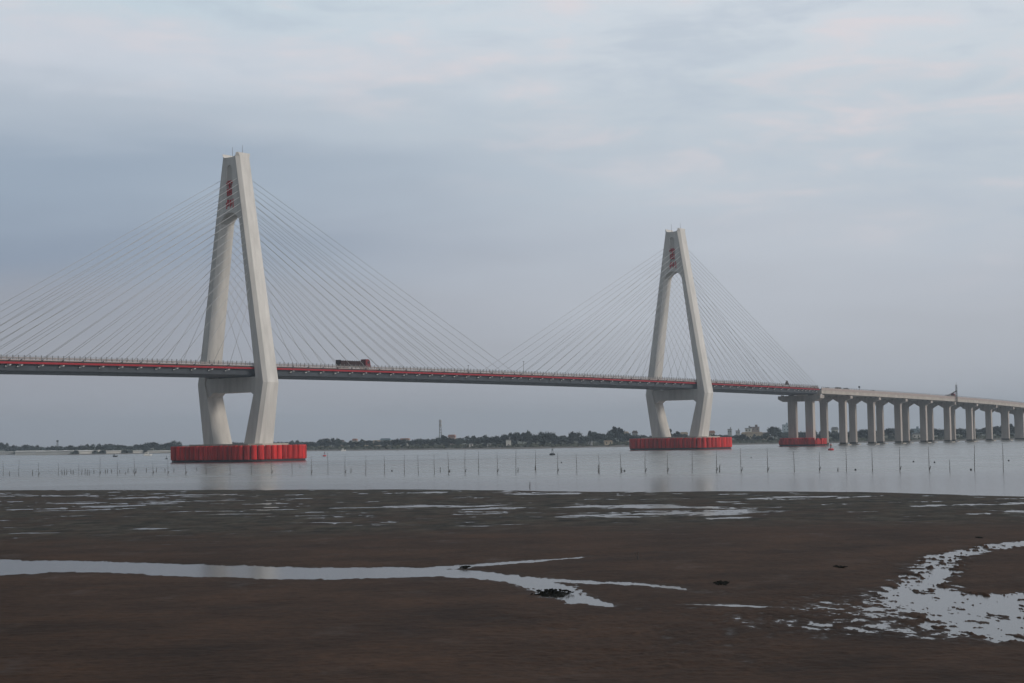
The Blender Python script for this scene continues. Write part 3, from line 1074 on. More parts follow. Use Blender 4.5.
def crown_mesh(name, kind, seed, matr):
    """unit tree: height 1; clumps of small leaf faces"""
    rs = random.Random(seed)
    b = MB()
    lobes = []
    if kind == 'broad':
        for i in range(11):
            a = rs.uniform(0, 2 * math.pi); q = rs.uniform(.05, .30)
            lobes.append((q * math.cos(a), q * math.sin(a), rs.uniform(.34, .82), rs.uniform(.13, .22)))
        lobes.append((0, 0, .82, .16))
    elif kind == 'tall':
        for i in range(12):
            z = rs.uniform(.25, .92); q = .16 * (1 - abs(z - .45))
            a = rs.uniform(0, 2 * math.pi)
            lobes.append((q * math.cos(a), q * math.sin(a), z, rs.uniform(.08, .15) * (1.25 - .6 * z)))
    else:
        for i in range(9):
            a = rs.uniform(0, 2 * math.pi); q = rs.uniform(.0, .42)
            lobes.append((q * math.cos(a), q * math.sin(a), rs.uniform(.22, .70), rs.uniform(.17, .27)))
    for cx, cy, cz, r in lobes:
        for k in range(46):
            d = Vector((rs.gauss(0, 1), rs.gauss(0, 1), rs.gauss(0, 1))).normalized() * r * rs.uniform(.55, 1.08)
            p = Vector((cx, cy, cz)) + d
            p.z = max(p.z, .06)
            s = rs.uniform(.022, .055)
            u = Vector((rs.gauss(0, 1), rs.gauss(0, 1), rs.gauss(0, 1))).normalized()
            w = u.orthogonal().normalized()
            b.add([p - u * s - w * s * .6, p + u * s - w * s * .5, p + u * s * .8 + w * s * .7, p - u * s + w * s * .6], [(0, 1, 2, 3)])
        # dense core of the clump
        rings = []
        for j in range(4):
            t = (j + .5) / 4 * math.pi
            rings.append([(cx + .62 * r * math.sin(t) * math.cos(2 * math.pi * i / 7 + j), cy + .62 * r * math.sin(t) * math.sin(2 * math.pi * i / 7 + j), cz + .62 * r * math.cos(t)) for i in range(7)])
        b.loft(rings)
    me = bpy.data.meshes.new(name)
    me.from_pydata(b.v, [], b.f)
    me.materials.append(matr)
    return me


def trunk_mesh(seed):
    rs = random.Random(seed)
    b = MB()
    b.tube((0, 0, -.05), (.01, 0, .5), .022, .012, 7)
    for i in range(5):
        a = rs.uniform(0, 6.28)
        b.tube((0, 0, rs.uniform(.2, .42)), (.2 * math.cos(a), .2 * math.sin(a), rs.uniform(.5, .7)), .010, .004, 5)
    me = bpy.data.meshes.new("trunk")
    me.from_pydata(b.v, [], b.f)
    me.materials.append(M['trunk'])
    return me


kinds = [('broad', 'dark_leaf'), ('broad', 'mid_leaf'), ('tall', 'dark_leaf'), ('bushy', 'mid_leaf'), ('broad', 'dark_leaf'), ('tall', 'mid_leaf'), ('bushy', 'dark_leaf')]
klabel = {'broad': "round crowned broadleaf tree in the wooded strip on the far shore", 'tall': "tall narrow tree in the wooded strip on the far shore", 'bushy': "low spreading bushy tree in the wooded strip on the far shore"}
crowns = [(k, crown_mesh("crown", k, 100 + i, M[mm_])) for i, (k, mm_) in enumerate(kinds)]
trunks = [trunk_mesh(300 + i) for i in range(3)]


def tree(p, h, kidx, wide=1.0, label=None, group="trees along the far shore", nm="tree"):
    k, cm = crowns[kidx]
    o = thing(nm, label or klabel[k], nm, p, random.uniform(0, 6.28), group)
    o.scale = (h * wide, h * wide, h)
    c = bpy.data.objects.new("crown", cm); COL.objects.link(c); c.parent = o
    t = bpy.data.objects.new("trunk", random.choice(trunks)); COL.objects.link(t); t.parent = o


SKY = [(-60, 444), (0, 442.8), (10, 442.8), (16, 444.8), (30, 444.6), (57, 445), (75, 445), (90, 443.4), (120, 442.8), (128, 446), (140, 443), (152, 440.8), (160, 443), (175, 441.2), (240, 441), (285, 441), (302, 440.5), (306, 439.2), (315, 440.5), (324, 438), (345, 439.5),
       (365, 440), (380, 441), (397, 437), (410, 440), (419, 437), (430, 437.5), (444, 434.5), (455, 437.5), (470, 436.5), (485, 434.5), (494, 436), (507, 432.3), (520, 433), (530, 430.7), (536, 432.5), (542, 430.5), (547, 430.2), (552, 430.2), (556, 433.5), (565, 434), (577, 430.2), (584, 434.5),
       (591, 430.2), (595, 432), (601, 434.5), (607, 431), (612, 428), (618, 426.5), (623, 426.2), (627, 432), (640, 434), (655, 434), (672, 428), (678, 432), (700, 436), (715, 434), (735, 434), (760, 434.5), (775, 426), (782, 429.5), (790, 431), (800, 430), (815, 431), (833, 430), (850, 431), (865, 427.5), (878, 431), (890, 428.5), (905, 427.5), (918, 433), (930, 428), (945, 428), (960, 427.5), (975, 427.5), (985, 427), (1000, 426), (1015, 422.5), (1024, 421), (1090, 421)]
sxs, sys_ = [s[0] for s in SKY], [s[1] for s in SKY]
x = -40.0
while x < 1068:
    if not (186 < x < 226 or 252 < x < 271):
        p = on_bank(x, random.uniform(70, 120))
        yt = float(np.interp(x, sxs, sys_)) + random.uniform(-.3, 1.2)
        h = max(4.5, h_at(x, yt, p))
        ki = random.choice([0, 1, 2, 3, 4, 5, 6]) if h > 8 else random.choice([1, 3, 4, 6])
        tree(p, h / .95, ki, wide=random.uniform(.85, 1.15) * (1.55 if h < 9 else .95))
    x += random.uniform(5.0, 7.2)
x = -38.0
while x < 1068:
    if not (186 < x < 226 or 252 < x < 271 or 630 < x < 676):
        p = on_bank(x, random.uniform(135, 190))
        yt = float(np.interp(x, sxs, sys_)) + random.uniform(.6, 2.4)
        h = max(4.5, h_at(x, yt, p))
        tree(p, h / .95, random.choice([0, 3, 4, 6]), wide=random.uniform(1.1, 1.5), label="tree in the second row of the wooded strip on the far shore", group="second row of trees on the far shore")
    x += random.uniform(8, 11)
x = -40.0
while x < 1068:
    if not (186 < x < 226 or 252 < x < 271):
        p = on_bank(x, random.uniform(35, 62))
        h = random.uniform(3.2, 5.5)
        tree(p, h, random.choice([3, 6]), wide=random.uniform(1.2, 1.8), label="low scrubby bush at the foot of the wooded far shore", group="scrub bushes on the far shore", nm="bush")
    x += random.uniform(9, 15)

# scrub cover on the bank
b = MB()
for i in range(2600):
    px = random.uniform(-40, 1065)
    p = on_bank(px, random.uniform(26, 66))
    s = random.uniform(.5, 1.3)
    for k in range(3):
        u = Vector((random.gauss(0, 1), random.gauss(0, 1), random.gauss(0, .6))).normalized() * s
        w = u.orthogonal().normalized() * s * .8
        q = p + Vector((random.uniform(-1, 1), random.uniform(-1, 1), random.uniform(.0, .9)))
        b.add([q - u - w, q + u - w, q + u + w, q - u + w], [(0, 1, 2, 3)])
o = b.build("ground_scrub", M['scrub'], recalc=False)
tag(o, "low rough scrub covering the far bank under the trees", "scrub", kind="stuff")

# ------------------------------------------------------------------ buildings on the far shore
HC = {'cream': (.46, .40, .33), 'white': (.58, .57, .54), 'grey': (.34, .35, .36), 'beige': (.42, .36, .28), 'brown': (.20, .17, .16), 'blue': (.30, .37, .42), 'pink': (.44, .33, .30)}
HM = {k: mat("wall_" + k, v, .85, .08, .2) for k, v in HC.items()}
RM = {'tile': mat("roof_tile", (.30, .17, .14), .85, .15, .4), 'grey': mat("roof_grey", (.20, .21, .22), .8, .1, .4), 'blue': mat("roof_blue", (.20, .27, .33), .6, .1, .4), 'tan': mat("roof_tan", (.36, .29, .22), .8, .1, .4), 'dark': mat("roof_dark", (.13, .11, .11), .8, .1, .4)}


def house(px, wpx, ytop, col, roof, label, off=140, gable=True, depth=None, name="house", ybase=None, cat=None):
    p = on_bank(px, off)
    mpp = p.y / F_PX
    w = wpx * mpp
    h = h_at(px, ytop, p)
    if ybase is not None:
        lift = max(0.0, h_at(px, ybase, p))
        h = h - 0
    d = depth or max(6.0, w * .7)
    rz = random.uniform(-.25, .15)
    o = thing(name, label, cat or ("building" if name != "house" else "house"), p, rz, "buildings on the far shore")
    rh = min(2.2, h * .22) if gable else .5
    b = MB(); b.box((0, 0, (h - rh) / 2), (w, d, h - rh)); b.build("wall", HM[col], o)
    b = MB()
    if gable:
        b.prism([(-w / 2 - .5, h - rh + .003), (w / 2 + .5, h - rh + .003), (w / 2 - .6, h), (-w / 2 + .6, h)], -d / 2 - .5, d / 2 + .5)
    else:
        b.box((0, 0, h - rh / 2 + .003), (w + .5, d + .5, rh))
        b.box((w * .2, 0, h + .9), (w * .25, d * .4, 1.8))
    b.build("roof", RM[roof], o)
    if name == "hut" and w < 5.5:
        b = MB(); b.box((0, -d / 2 - .02, 1.0), (.9, .10, 1.9)); b.build("door", RM['dark'], o)
        return o
    nst = max(1, int((h - rh) / 3.1))
    nw = max(2, int(w / 2.6))
    for i in range(max(0, nst - 3), nst):
        for j in range(nw):
            b = MB()
            zc = (i + .55) * (h - rh) / nst
            b.box((-w / 2 + (j + .5) * w / nw, -d / 2 - .02, zc), (.95, .10, 1.1))
            b.build("window", M['glass'], o)
    return o


def pale_wall(x0, x1, y0, y1, label):
    p0, p1 = on_bank(x0, 24), on_bank(x1, 24)
    c = (p0 + p1) / 2
    h0 = h_at((x0 + x1) / 2, y0, c)
    ln = (p1 - p0).length
    o = thing("shed", label, "shed", c, math.atan2(p1.y - p0.y, p1.x - p0.x) * .3 + .12, "pale low sheds on the left shore")
    b = MB(); b.box((0, 0, h0 * .5 - .3), (ln, 5, h0 + .6)); b.build("wall", HM['white'], o)
    b = MB(); b.prism([(-3.0, h0 + .003), (3.0, h0 + .003), (0, h0 + .45)], -ln / 2 - .2, ln / 2 + .2, axis='x'); b.build("roof", HM['white'], o)


for x0, x1, lab in ((-14, 28, "long pale shed at the left end of the far shore"), (32, 41, "short pale shed second from the left on the far shore"), (44.5, 60, "pale shed below the water tower on the far shore"),
                    (62, 75, "pale shed just right of the water tower on the far shore"), (78, 92, "pale shed left of the dark bush group on the far shore"), (106, 121, "pale shed right of the dark bush group, with bushes on both sides"),
                    (133, 143, "shorter pale shed behind the white moored boat"), (147, 172, "long pale shed reaching behind the near pylon fender")):
    pale_wall(x0, x1, 451.0 if x0 > 30 else 452.0, 453, lab)
for bx in (30, 43, 76, 95, 101, 103, 124, 127, 130.5, 145):
    p = on_bank(bx, 20)
    tree(p, random.uniform(3, 4.2), random.choice([3, 6]), 1.4, "dark round bush in front of the pale sheds on the far shore", "bushes before the pale sheds", nm="bush")

for args in (
        (326, 6, 438.6, 'cream', 'grey', "narrow cream house rising above the trees right of the near fender"),
        (334, 4, 440.8, 'grey', 'dark', "small grey house between the two cream houses above the white boat"),
        (341, 6, 439.8, 'pink', 'dark', "pinkish house with a dark roof above the white boat"),
        (355, 4.5, 438.6, 'white', 'tile', "pale house with a tiled roof below the truck"),
        (366, 5, 440.6, 'cream', 'tan', "cream house right below the truck cab"),
        (377, 8, 440.2, 'cream', 'tan', "wide cream house left of the blue roofed building"),
        (386, 10, 438.2, 'grey', 'blue', "long low building with a blue grey roof"),
        (405, 9, 438.2, 'white', 'tile', "white house with a wide red tiled roof left of the lattice mast"),
        (452, 7, 434.6, 'pink', 'tile', "tall pink house with a flat tiled roof right of the lattice mast"),
        (459, 6, 438.0, 'grey', 'grey', "grey house leaning against the tall pink one"),
        (626, 5, 431.5, 'beige', 'tan', "beige house right of the tallest tree group"),
        (635, 5, 430.6, 'grey', 'dark', "grey house just left of the far pylon fender"),
        (684, 7, 432.0, 'beige', 'tan', "beige house seen between the legs of the far pylon"),
        (712, 5, 430.6, 'beige', 'tile', "beige house with a tiled roof right of the far pylon leg"),
        (765, 9, 432.4, 'cream', 'dark', "cream house with a dark roof left of the round dark tree"),
        (835, 6, 427.0, 'white', 'grey', "white house seen between the first two plain piers"),
        (752, 20, 432.0, 'beige', 'tan', "wide low beige building with a tan roof in front of the brown block"),
        (895, 5, 429.5, 'beige', 'tile', "beige house hidden among trees behind the viaduct")):
    house(*args)
house(748.5, 6, 428.0, 'white', 'grey', "pale flat roofed block joined to the brown block", 220, False, name="apartment_block")
house(755, 8, 426.8, 'brown', 'dark', "brown flat roofed apartment block right of the far fender", 230, False, name="apartment_block")
house(730, 4, 429.0, 'grey', 'grey', "slim grey tower block far behind the trees", 420, False, name="apartment_block")
house(738, 4, 430.5, 'grey', 'grey', "lower grey block beside the slim grey tower block", 420, False, name="apartment_block")
house(786, 6, 424.5, 'blue', 'blue', "bluish high block left of the first viaduct pier", 380, False, name="apartment_block")
house(916, 9, 428.6, 'blue', 'blue', "long pale blue building seen between the viaduct piers", 160, False, name="apartment_block")
house(508.5, 5, 439.6, 'white', 'grey', "small white two storey hut at the water edge below mid span", 36, False, depth=4, name="hut")
house(489, 4, 443.6, 'white', 'grey', "tiny white shed at the water edge left of the two storey hut", 36, True, depth=3, name="hut")
house(471, 4, 443.2, 'white', 'grey', "tiny white shed in front of the trees right of the grey house", 40, True, depth=3, name="hut")
house(590, 4, 441.4, 'grey', 'grey', "low grey shed at the water edge below the slim trees", 36, True, depth=3, name="hut")
house(608, 8, 440.4, 'beige', 'tan', "low beige shed below the tallest tree group", 36, True, depth=4, name="hut")
house(918, 11, 433.0, 'white', 'grey', "low white shed in front of the pale blue building", 50, True, depth=4, name="hut")


def lattice(px, ytop, w0, w1, label, off):
    p = on_bank(px, off)
    h = h_at(px, ytop, p)
    o = thing("lattice_mast", label, "mast", p, 0.3, "lattice masts on the far shore")
    b = MB()
    cs = [(-1, -1), (1, -1), (1, 1), (-1, 1)]
    for cx, cy in cs:
        b.tube((cx * w0, cy * w0, 0), (cx * w1, cy * w1, h), .16, .10)
    nb_ = 9
    for k in range(nb_):
        for i in range(4):
            f0, f1 = k / nb_, (k + 1) / nb_
            a_, c_ = cs[i], cs[(i + 1) % 4]
            wa, wb = lerp(w0, w1, f0), lerp(w0, w1, f1)
            b.tube((a_[0] * wa, a_[1] * wa, h * f0), (c_[0] * wb, c_[1] * wb, h * f1), .08)
    b.build("frame", M['galv'], o)
    for k in range(2):
        b = MB()
        for i in range(6):
            a_ = i * math.pi / 3
            b.box((.95 * math.cos(a_), .95 * math.sin(a_), h - 1.5 - 3.2 * k), (.35, .35, 2.2))
        b.build("antenna", M['bracket'], o)
    return o


lattice(440.5, 419.6, 1.2, .4, "slim lattice phone mast standing above the trees left of mid span", 150)
lattice(657, 419.6, .9, .35, "thin lattice mast seen just left of the far pylon leg", 170)
# water tower
p = on_bank(57.5, 160)
h = h_at(57.5, 440.0, p)
o = thing("water_tower", "small dark water tower above the trees at far left", "water tower", p)
b = MB()
for a_ in range(4):
    b.tube((1.1 * math.cos(a_ * 1.57), 1.1 * math.sin(a_ * 1.57), 0), (.7 * math.cos(a_ * 1.57), .7 * math.sin(a_ * 1.57), h - 2), .14)
b.build("leg_frame", M['grime'], o)
b = MB()
b.loft([[(r_ * math.cos(i * .785), r_ * math.sin(i * .785), z_) for i in range(8)] for r_, z_ in ((.5, h - 2.2), (1.2, h - 1.7), (1.2, h - .4), (.3, h))])
b.build("tank", M['steel'], o)

# ------------------------------------------------------------------ stakes in the shallows
stakes = [(3.3, 460.7, 475.7), (18.6, 459, 476), (38.5, 462.5, 476.5), (58.5, 463, 475.3), (79, 464, 475.5), (99.7, 457.5, 475.7), (117.6, 460, 475.5), (134.5, 458, 475.5), (152.8, 461.5, 475.3), (167.8, 459, 475.5), (185.8, 457, 475.3),
          (206.4, 455.5, 475), (230.3, 455, 475.4), (251.4, 456, 475), (271.7, 456, 474.8), (292.3, 457, 474.7), (311.3, 456, 474.7), (328, 453, 474.7), (345, 454.5, 474.7), (365.6, 455, 474.7), (384.7, 456, 474.7), (404.4, 454.5, 474.6), (418.4, 454.5, 474.6),
          (434.5, 453.5, 474.4), (448.6, 452, 474.4), (465, 449.6, 473.9), (478.8, 451, 473.9), (497.3, 452, 474), (515.9, 449.5, 474), (535.9, 450, 474), (557.5, 453, 473.8), (576.9, 453, 473.8), (599.4, 454, 473.8), (620.8, 452, 473.6),
          (645.3, 451, 473.5), (667.4, 453, 473.5), (692, 450, 473.4), (716.4, 450.5, 473.3), (741.3, 448, 473), (767.6, 446.8, 472.8), (794.4, 451, 472.4), (819.3, 451.7, 472.3), (846.5, 447.3, 472.3), (872.6, 448, 472), (899.8, 446.7, 472), (929.3, 446, 471.9), (949.9, 459.4, 471.9), (974.6, 444.8, 471.4), (1003.3, 443, 471.7)]
small = [(9.5, 471, 475.7), (32.4, 469.5, 475.6), (62.2, 469, 474.8), (64.4, 468.5, 474.6), (66.4, 469, 474.8), (71.2, 468.7, 474), (73, 469.5, 474.5), (81.5, 469, 474.5), (85, 468.6, 474.4), (87.2, 469.5, 475), (89.2, 470, 474.6), (94, 469.3, 473.6), (105.6, 469.5, 473.5), (107.4, 468.6, 473), (111.8, 469, 473),
         (119.8, 469.8, 473.2), (125.3, 471.5, 474.2), (128, 468, 472.4), (133.2, 469.8, 472.6), (136, 468.2, 472.8), (146.6, 468, 472.3), (156.4, 467, 472), (165.2, 467.8, 472), (173.8, 468, 472), (197, 467.2, 470.5), (300, 465, 468), (351, 468.2, 473), (440.2, 467, 472), (450, 469, 472.2), (517.8, 467.5, 472.3), (535, 465, 470),
         (598.6, 464.5, 473), (621.5, 467, 472.5), (719.6, 464, 472.2), (838, 467.4, 471.5), (529.6, 484, 488.3)]
ords = ["first", "second", "third", "fourth", "fifth", "sixth", "seventh", "eighth", "ninth", "tenth", "eleventh", "twelfth", "thirteenth", "fourteenth", "fifteenth", "sixteenth", "seventeenth", "eighteenth", "nineteenth", "twentieth", "twenty first", "twenty second", "twenty third", "twenty fourth", "twenty fifth"]


def where(xs):
    zones = [(0, 170, "left of the near pylon fender"), (170, 307, "in front of the near pylon fender"), (307, 500, "between the near fender and mid span"), (500, 628, "between mid span and the far fender"),
             (628, 735, "in front of the far pylon fender"), (735, 830, "between the far fender and the small fender"), (830, 1100, "below the concrete viaduct")]
    for a_, b_, t_ in zones:
        if a_ <= xs < b_:
            return t_
    return zones[-1][2]


def make_stakes(lst, nm, group, rad, lean):
    cnt = {}
    for (xs, y0, y1) in lst:
        p = ground(xs, y1)
        h = h_at(xs, y0, p)
        w = where(xs)
        k = cnt.get(w, 0)
        cnt[w] = k + 1
        b = MB()
        lx, ly = random.uniform(-lean, lean), random.uniform(-lean, lean)
        mid = Vector((lx * h * .4 + random.uniform(-.04, .04), ly * h * .5, h * .5))
        b.tube((0, 0, -.8), mid, rad * random.uniform(.9, 1.25), rad * .85, 6)
        b.tube(mid, (lx * h, ly * h, h), rad * .85, rad * .45, 6)
        if random.random() < .3 and h > 2.5:
            b.tube((.05, 0, .3), (.25, 0, .9), rad * 1.4, rad, 5)
        o = b.build(nm, M['stake'])
        o.location = p
        tag(o, f"{'tall thin stake' if nm == 'stake' else 'short stub'} {w}, {ords[k]} from left there", nm, group)


make_stakes(stakes, "stake", "tall stakes in the shallows", .050, .035)
make_stakes(small[:-1], "stub", "short stubs among the stakes", .085, .12)
p = ground(529.6, 488.3)
b = MB(); b.tube((0, 0, -.4), (.06, 0, .75), .06, .04); o = b.build("stub", M['stake']); o.location = p
tag(o, "lone short stick at the edge of the dark flat below mid span", "stub")

# ------------------------------------------------------------------ boats, buoys and floats


def buoy(px, py, s, col, label):
    p = ground(px, py)
    o = thing("buoy", label, "buoy", p, 0, "buoys in the channel")
    b = MB()
    b.loft([[(r_ * s * math.cos(i * .5236), r_ * s * math.sin(i * .5236), z_ * s) for i in range(12)] for r_, z_ in ((.8, -.4), (1.5, .1), (1.55, .6), (1.1, 1.0), (.5, 1.1))])
    b.build("float", M[col], o)
    b = MB()
    for i in range(3):
        a_ = i * 2.094
        b.tube((.6 * s * math.cos(a_), .6 * s * math.sin(a_), 1.0 * s), (.12 * s * math.cos(a_), .12 * s * math.sin(a_), 3.4 * s), .10 * s)
    b.tube((0, 0, 3.3 * s), (0, 0, 4.5 * s), .07 * s)
    b.build("mast", M['grime'], o)
    b = MB(); b.box((0, 0, 3.0 * s), (.5 * s, .5 * s, .6 * s)); b.build("topmark", M[col], o)


buoy(324.5, 456.4, .58, 'buoy', "red channel buoy in the water right of the near pylon fender")
buoy(831, 450.4, .75, 'buoy', "red channel buoy in the water right of the small pointed fender")
buoy(552.3, 455.2, .72, 'black', "dark channel buoy with a tall mast below mid span")


def boat(px, py, ln, col, label, cabin=True, rz=0.1):
    p = ground(px, py)
    o = thing("boat", label, "boat", p, rz, "small boats near the far shore")
    b = MB()
    w = ln * .16
    rings = []
    for z, k in ((-.3, .75), (.25, .92), (.85, 1.0)):
        rings.append([(ln / 2 * k * 1.08, 0, z + (.25 if z > .5 else 0)), (ln * .3 * k, w * k, z), (-ln * .45 * k, w * .9 * k, z), (-ln * .45 * k, -w * .9 * k, z), (ln * .3 * k, -w * k, z)])
    b.loft(rings)
    b.build("hull", M[col], o)
    if cabin:
        b = MB(); b.box((-ln * .1, 0, 1.5), (ln * .38, w * 1.3, 1.3)); c = b.build("cabin", M['white'] if col == 'white' else M['grime'], o)
        b = MB(); b.box((-ln * .1, -w * .66, 1.65), (ln * .3, .05, .45)); b.build("window", M['glass'], c)
    else:
        b = MB(); b.tube((-ln * .2, 0, .8), (-ln * .2, 0, 2.2), .12); b.box((-ln * .2, 0, 1.2), (.6, .5, .8)); b.build("mast", M['grime'], o)


boat(343.3, 451.2, 3.6, 'white', "small white boat at the shore right of the red buoy")
boat(147.5, 455.6, 6.0, 'white', "white boat moored at the left shore in front of the sheds")
boat(115, 457.0, 3.0, 'black', "low dark boat at far left in open water", False)
buoy(166.5, 459.2, .42, 'black', "small dark buoy with a short mast just left of the near pylon fender")
fl = [(751.2, 457.8), (63, 0)]
nfl = 0
for px, py, where_ in ((751.2, 458.0, "right of the far fender"), (971, 470.4, "beside a tall stake below the viaduct"), (855.5, 470.5, "below the first plain pier"), (913.5, 462.2, "below the fourth plain pier"), (1008.8, 461.2, "at far right"), (934.5, 463, "between the two stakes below the fifth pier"),
                     (392, 471.5, "below the blue roofed building"), (561.5, 463.0, "right of the dark buoy"), (624.5, 471.6, "at the left end of the far fender")):
    p = ground(px, py)
    b = MB()
    s = .16
    b.loft([[(r_ * math.cos(i * .785), r_ * math.sin(i * .785), z_) for i in range(8)] for r_, z_ in ((.1, -.1), (s, .0), (s * 1.05, .14), (.08, .3))])
    o = b.build("net_float", M['black'], smooth=True)
    o.location = p
    tag(o, f"small dark net float in the shallows {where_}", "float", "net floats in the shallows")


# ------------------------------------------------------------------ seaweed clumps and twigs on the mud
def clump(px, py, wx, wy, h, label, seed):
    p = ground(px, py, .05)
    rs = random.Random(seed)
    b = MB()
    n, mrg = 26, 7
    rings = []
    offp = [rs.uniform(.65, 1.25) for _ in range(n)]
    for j in range(mrg):
        t = j / (mrg - 1)
        ring = []
        for i in range(n):
            a_ = 2 * math.pi * i / n
            rr_ = (1 - t) * offp[i]
            ring.append((wx * rr_ * math.cos(a_), wy * rr_ * math.sin(a_), -.12 + (h + .12) * (t ** .6) * rs.uniform(.6, 1.2)))
        rings.append(ring)
    b.loft(rings)
    for k in range(40):
        a_ = rs.uniform(0, 6.28); q_ = rs.uniform(.2, 1.0)
        c = Vector((wx * q_ * math.cos(a_), wy * q_ * math.sin(a_), h * (1 - q_) * .8 + .02))
        u = Vector((rs.gauss(0, 1), rs.gauss(0, 1), rs.gauss(0, .15))).normalized() * rs.uniform(.04, .10)
        w_ = u.orthogonal().normalized() * .04
        b.add([c - u - w_, c + u - w_, c + u + w_, c - u + w_], [(0, 1, 2, 3)])
    o = b.build("seaweed_clump", M['seaweed'], recalc=False)
    o.location = p
    tag(o, label, "seaweed", "seaweed clumps on the mud")


for i, a_ in enumerate(((552, 593.2, .80, 1.3, .12, "dark seaweed clump lying as an island in the winding creek"), (723, 583.6, .42, .8, .012, "flat dark seaweed patch on bare mud right of the creek end"), (840, 567.5, .3, .6, .008, "thin dark seaweed patch on the mud left of the wide wet inlet"),
                        (465, 567.4, .22, .5, .02, "dark seaweed tuft at the fork of the creek"), (979, 538.4, .12, .5, .06, "dark tuft on the mud just above the wet inlet"))):
    clump(*a_, seed=500 + i)
p = ground(637.5, 560.5, .06)
b = MB(); b.tube((0, 0, -.1), (.05, 0, .42), .03, .02, 5); b.tube((.02, 0, .08), (-.12, .02, .42), .02, .012, 5)
o = b.build("twig", M['stake']); o.location = p
tag(o, "small forked twig sticking out of the mud beyond the creek", "twig")

# ------------------------------------------------------------------ haze
b = MB(); b.box((0, 3250, 59), (8600, 7300, 122))
hz = b.build("haze", None) if False else None
me = bpy.data.meshes.new("haze")
me.from_pydata(b.v, [], b.f)
hz = bpy.data.objects.new("haze", me); COL.objects.link(hz)
tag(hz, "thin even haze over the estuary", "haze", kind="stuff")
hm = bpy.data.materials.new("haze_air"); hm.use_nodes = True
N, L = hm.node_tree.nodes, hm.node_tree.links
N.remove(N["Principled BSDF"])
pv = N.new("ShaderNodeVolumePrincipled")
pv.inputs["Color"].default_value = (.76, .88, 1.0, 1)
pv.inputs["Density"].default_value = 0.00017
pv.inputs["Anisotropy"].default_value = .2
L.new(pv.outputs[0], N["Material Output"].inputs["Volume"])
me.materials.append(hm)

# ------------------------------------------------------------------ sky and sun
SUN_AZ, SUN_EL = R(114), R(23)       # azimuth clockwise from +Y
S = Vector((math.sin(SUN_AZ) * math.cos(SUN_EL), math.cos(SUN_AZ) * math.cos(SUN_EL), math.sin(SUN_EL)))
sd = bpy.data.lights.new("sun", 'SUN')
sd.energy = 1.5
sd.angle = R(14)
sd.color = (1.0, .90, .78)
so_ = bpy.data.objects.new("sun", sd); COL.objects.link(so_)
so_.rotation_euler = S.to_track_quat('Z', 'Y').to_euler()
so_.location = (0, 0, 300)

W = bpy.data.worlds.new("World"); SC.world = W; W.use_nodes = True
N, L = W.node_tree.nodes, W.node_tree.links
bg = N["Background"]; bg.inputs["Strength"].default_value = .1
sky = N.new("ShaderNodeTexSky"); sky.sky_type = 'NISHITA'; sky.sun_disc = False
sky.sun_elevation = SUN_EL; sky.sun_rotation = SUN_AZ; sky.air_density = 1.4; sky.dust_density = 2.5
tc = N.new("ShaderNodeTexCoord")
sep = N.new("ShaderNodeSeparateXYZ"); L.new(tc.outputs["Generated"], sep.inputs[0])


def lin(c):
    return tuple(((v / 255 + .055) / 1.055) ** 2.4 if v > 10 else v / 3294 for v in c)


# perturb the elevation with noise so cloud bands are uneven
def math_n(op, a=None, b=None, c=None):
    n = N.new("ShaderNodeMath"); n.operation = op
    for i, q in enumerate((a, b, c)):
        if q is None:
            continue
        if isinstance(q, (int, float)):
            n.inputs[i].default_value = q
        else:
            L.new(q, n.inputs[i])
    return n.outputs[0]


az = math_n('ARCTAN2', sep.outputs[0], sep.outputs[1])
el = sep.outputs[2]
cmb = N.new("ShaderNodeCombineXYZ")
L.new(math_n('MULTIPLY', az, 5.0), cmb.inputs[0]); L.new(math_n('MULTIPLY', el, 26.0), cmb.inputs[1])
big = N.new("ShaderNodeTexNoise"); big.inputs["Scale"].default_value = .7; big.inputs["Detail"].default_value = 3
L.new(cmb.outputs[0], big.inputs["Vector"])
wisp = N.new("ShaderNodeTexNoise"); wisp.inputs["Scale"].default_value = 1.9; wisp.inputs["Detail"].default_value = 7; wisp.inputs["Roughness"].default_value = .55; wisp.inputs["Distortion"].default_value = .6
L.new(cmb.outputs[0], wisp.inputs["Vector"])
el2 = math_n('ADD', el, math_n('MULTIPLY', math_n('SUBTRACT', big.outputs[0], .5), .055))
el2 = math_n('ADD', el2, math_n('MULTIPLY', math_n('SUBTRACT', wisp.outputs[0], .5), .022))


def ramp(stops, fac):
    r_ = N.new("ShaderNodeValToRGB")
    e_ = r_.color_ramp.elements
    r_.color_ramp.interpolation = 'EASE'
    while len(e_) < len(stops):
        e_.new(.5)
    for k, (pos, c) in enumerate(stops):
        e_[k].position = pos
        e_[k].color = (*lin(c), 1)
    L.new(fac, r_.inputs[0])
    return r_.outputs[0]


left = ramp([(0, (150, 151, 159)), (.045, (155, 158, 168)), (.085, (149, 154, 167)), (.12, (136, 149, 169)), (.165, (149, 163, 181)), (.205, (174, 184, 197)), (.232, (198, 204, 214)), (.262, (192, 206, 216)), (.34, (198, 208, 216)), (.6, (198, 206, 212)), (1, (192, 200, 208))], el2)
rightc = ramp([(0, (164, 166, 173)), (.045, (177, 181, 190)), (.085, (184, 189, 199)), (.12, (189, 195, 205)), (.165, (190, 199, 209)), (.205, (195, 204, 213)), (.232, (202, 210, 218)), (.262, (206, 213, 221)), (.34, (204, 213, 219)), (.6, (200, 208, 214)), (1, (192, 200, 208))], el2)
lr = N.new("ShaderNodeMapRange"); lr.interpolation_type = 'SMOOTHSTEP'
lr.inputs[1].default_value = -.33; lr.inputs[2].default_value = .20
L.new(math_n('ADD', az, math_n('MULTIPLY', math_n('SUBTRACT', big.outputs[0], .5), .25)), lr.inputs[0])
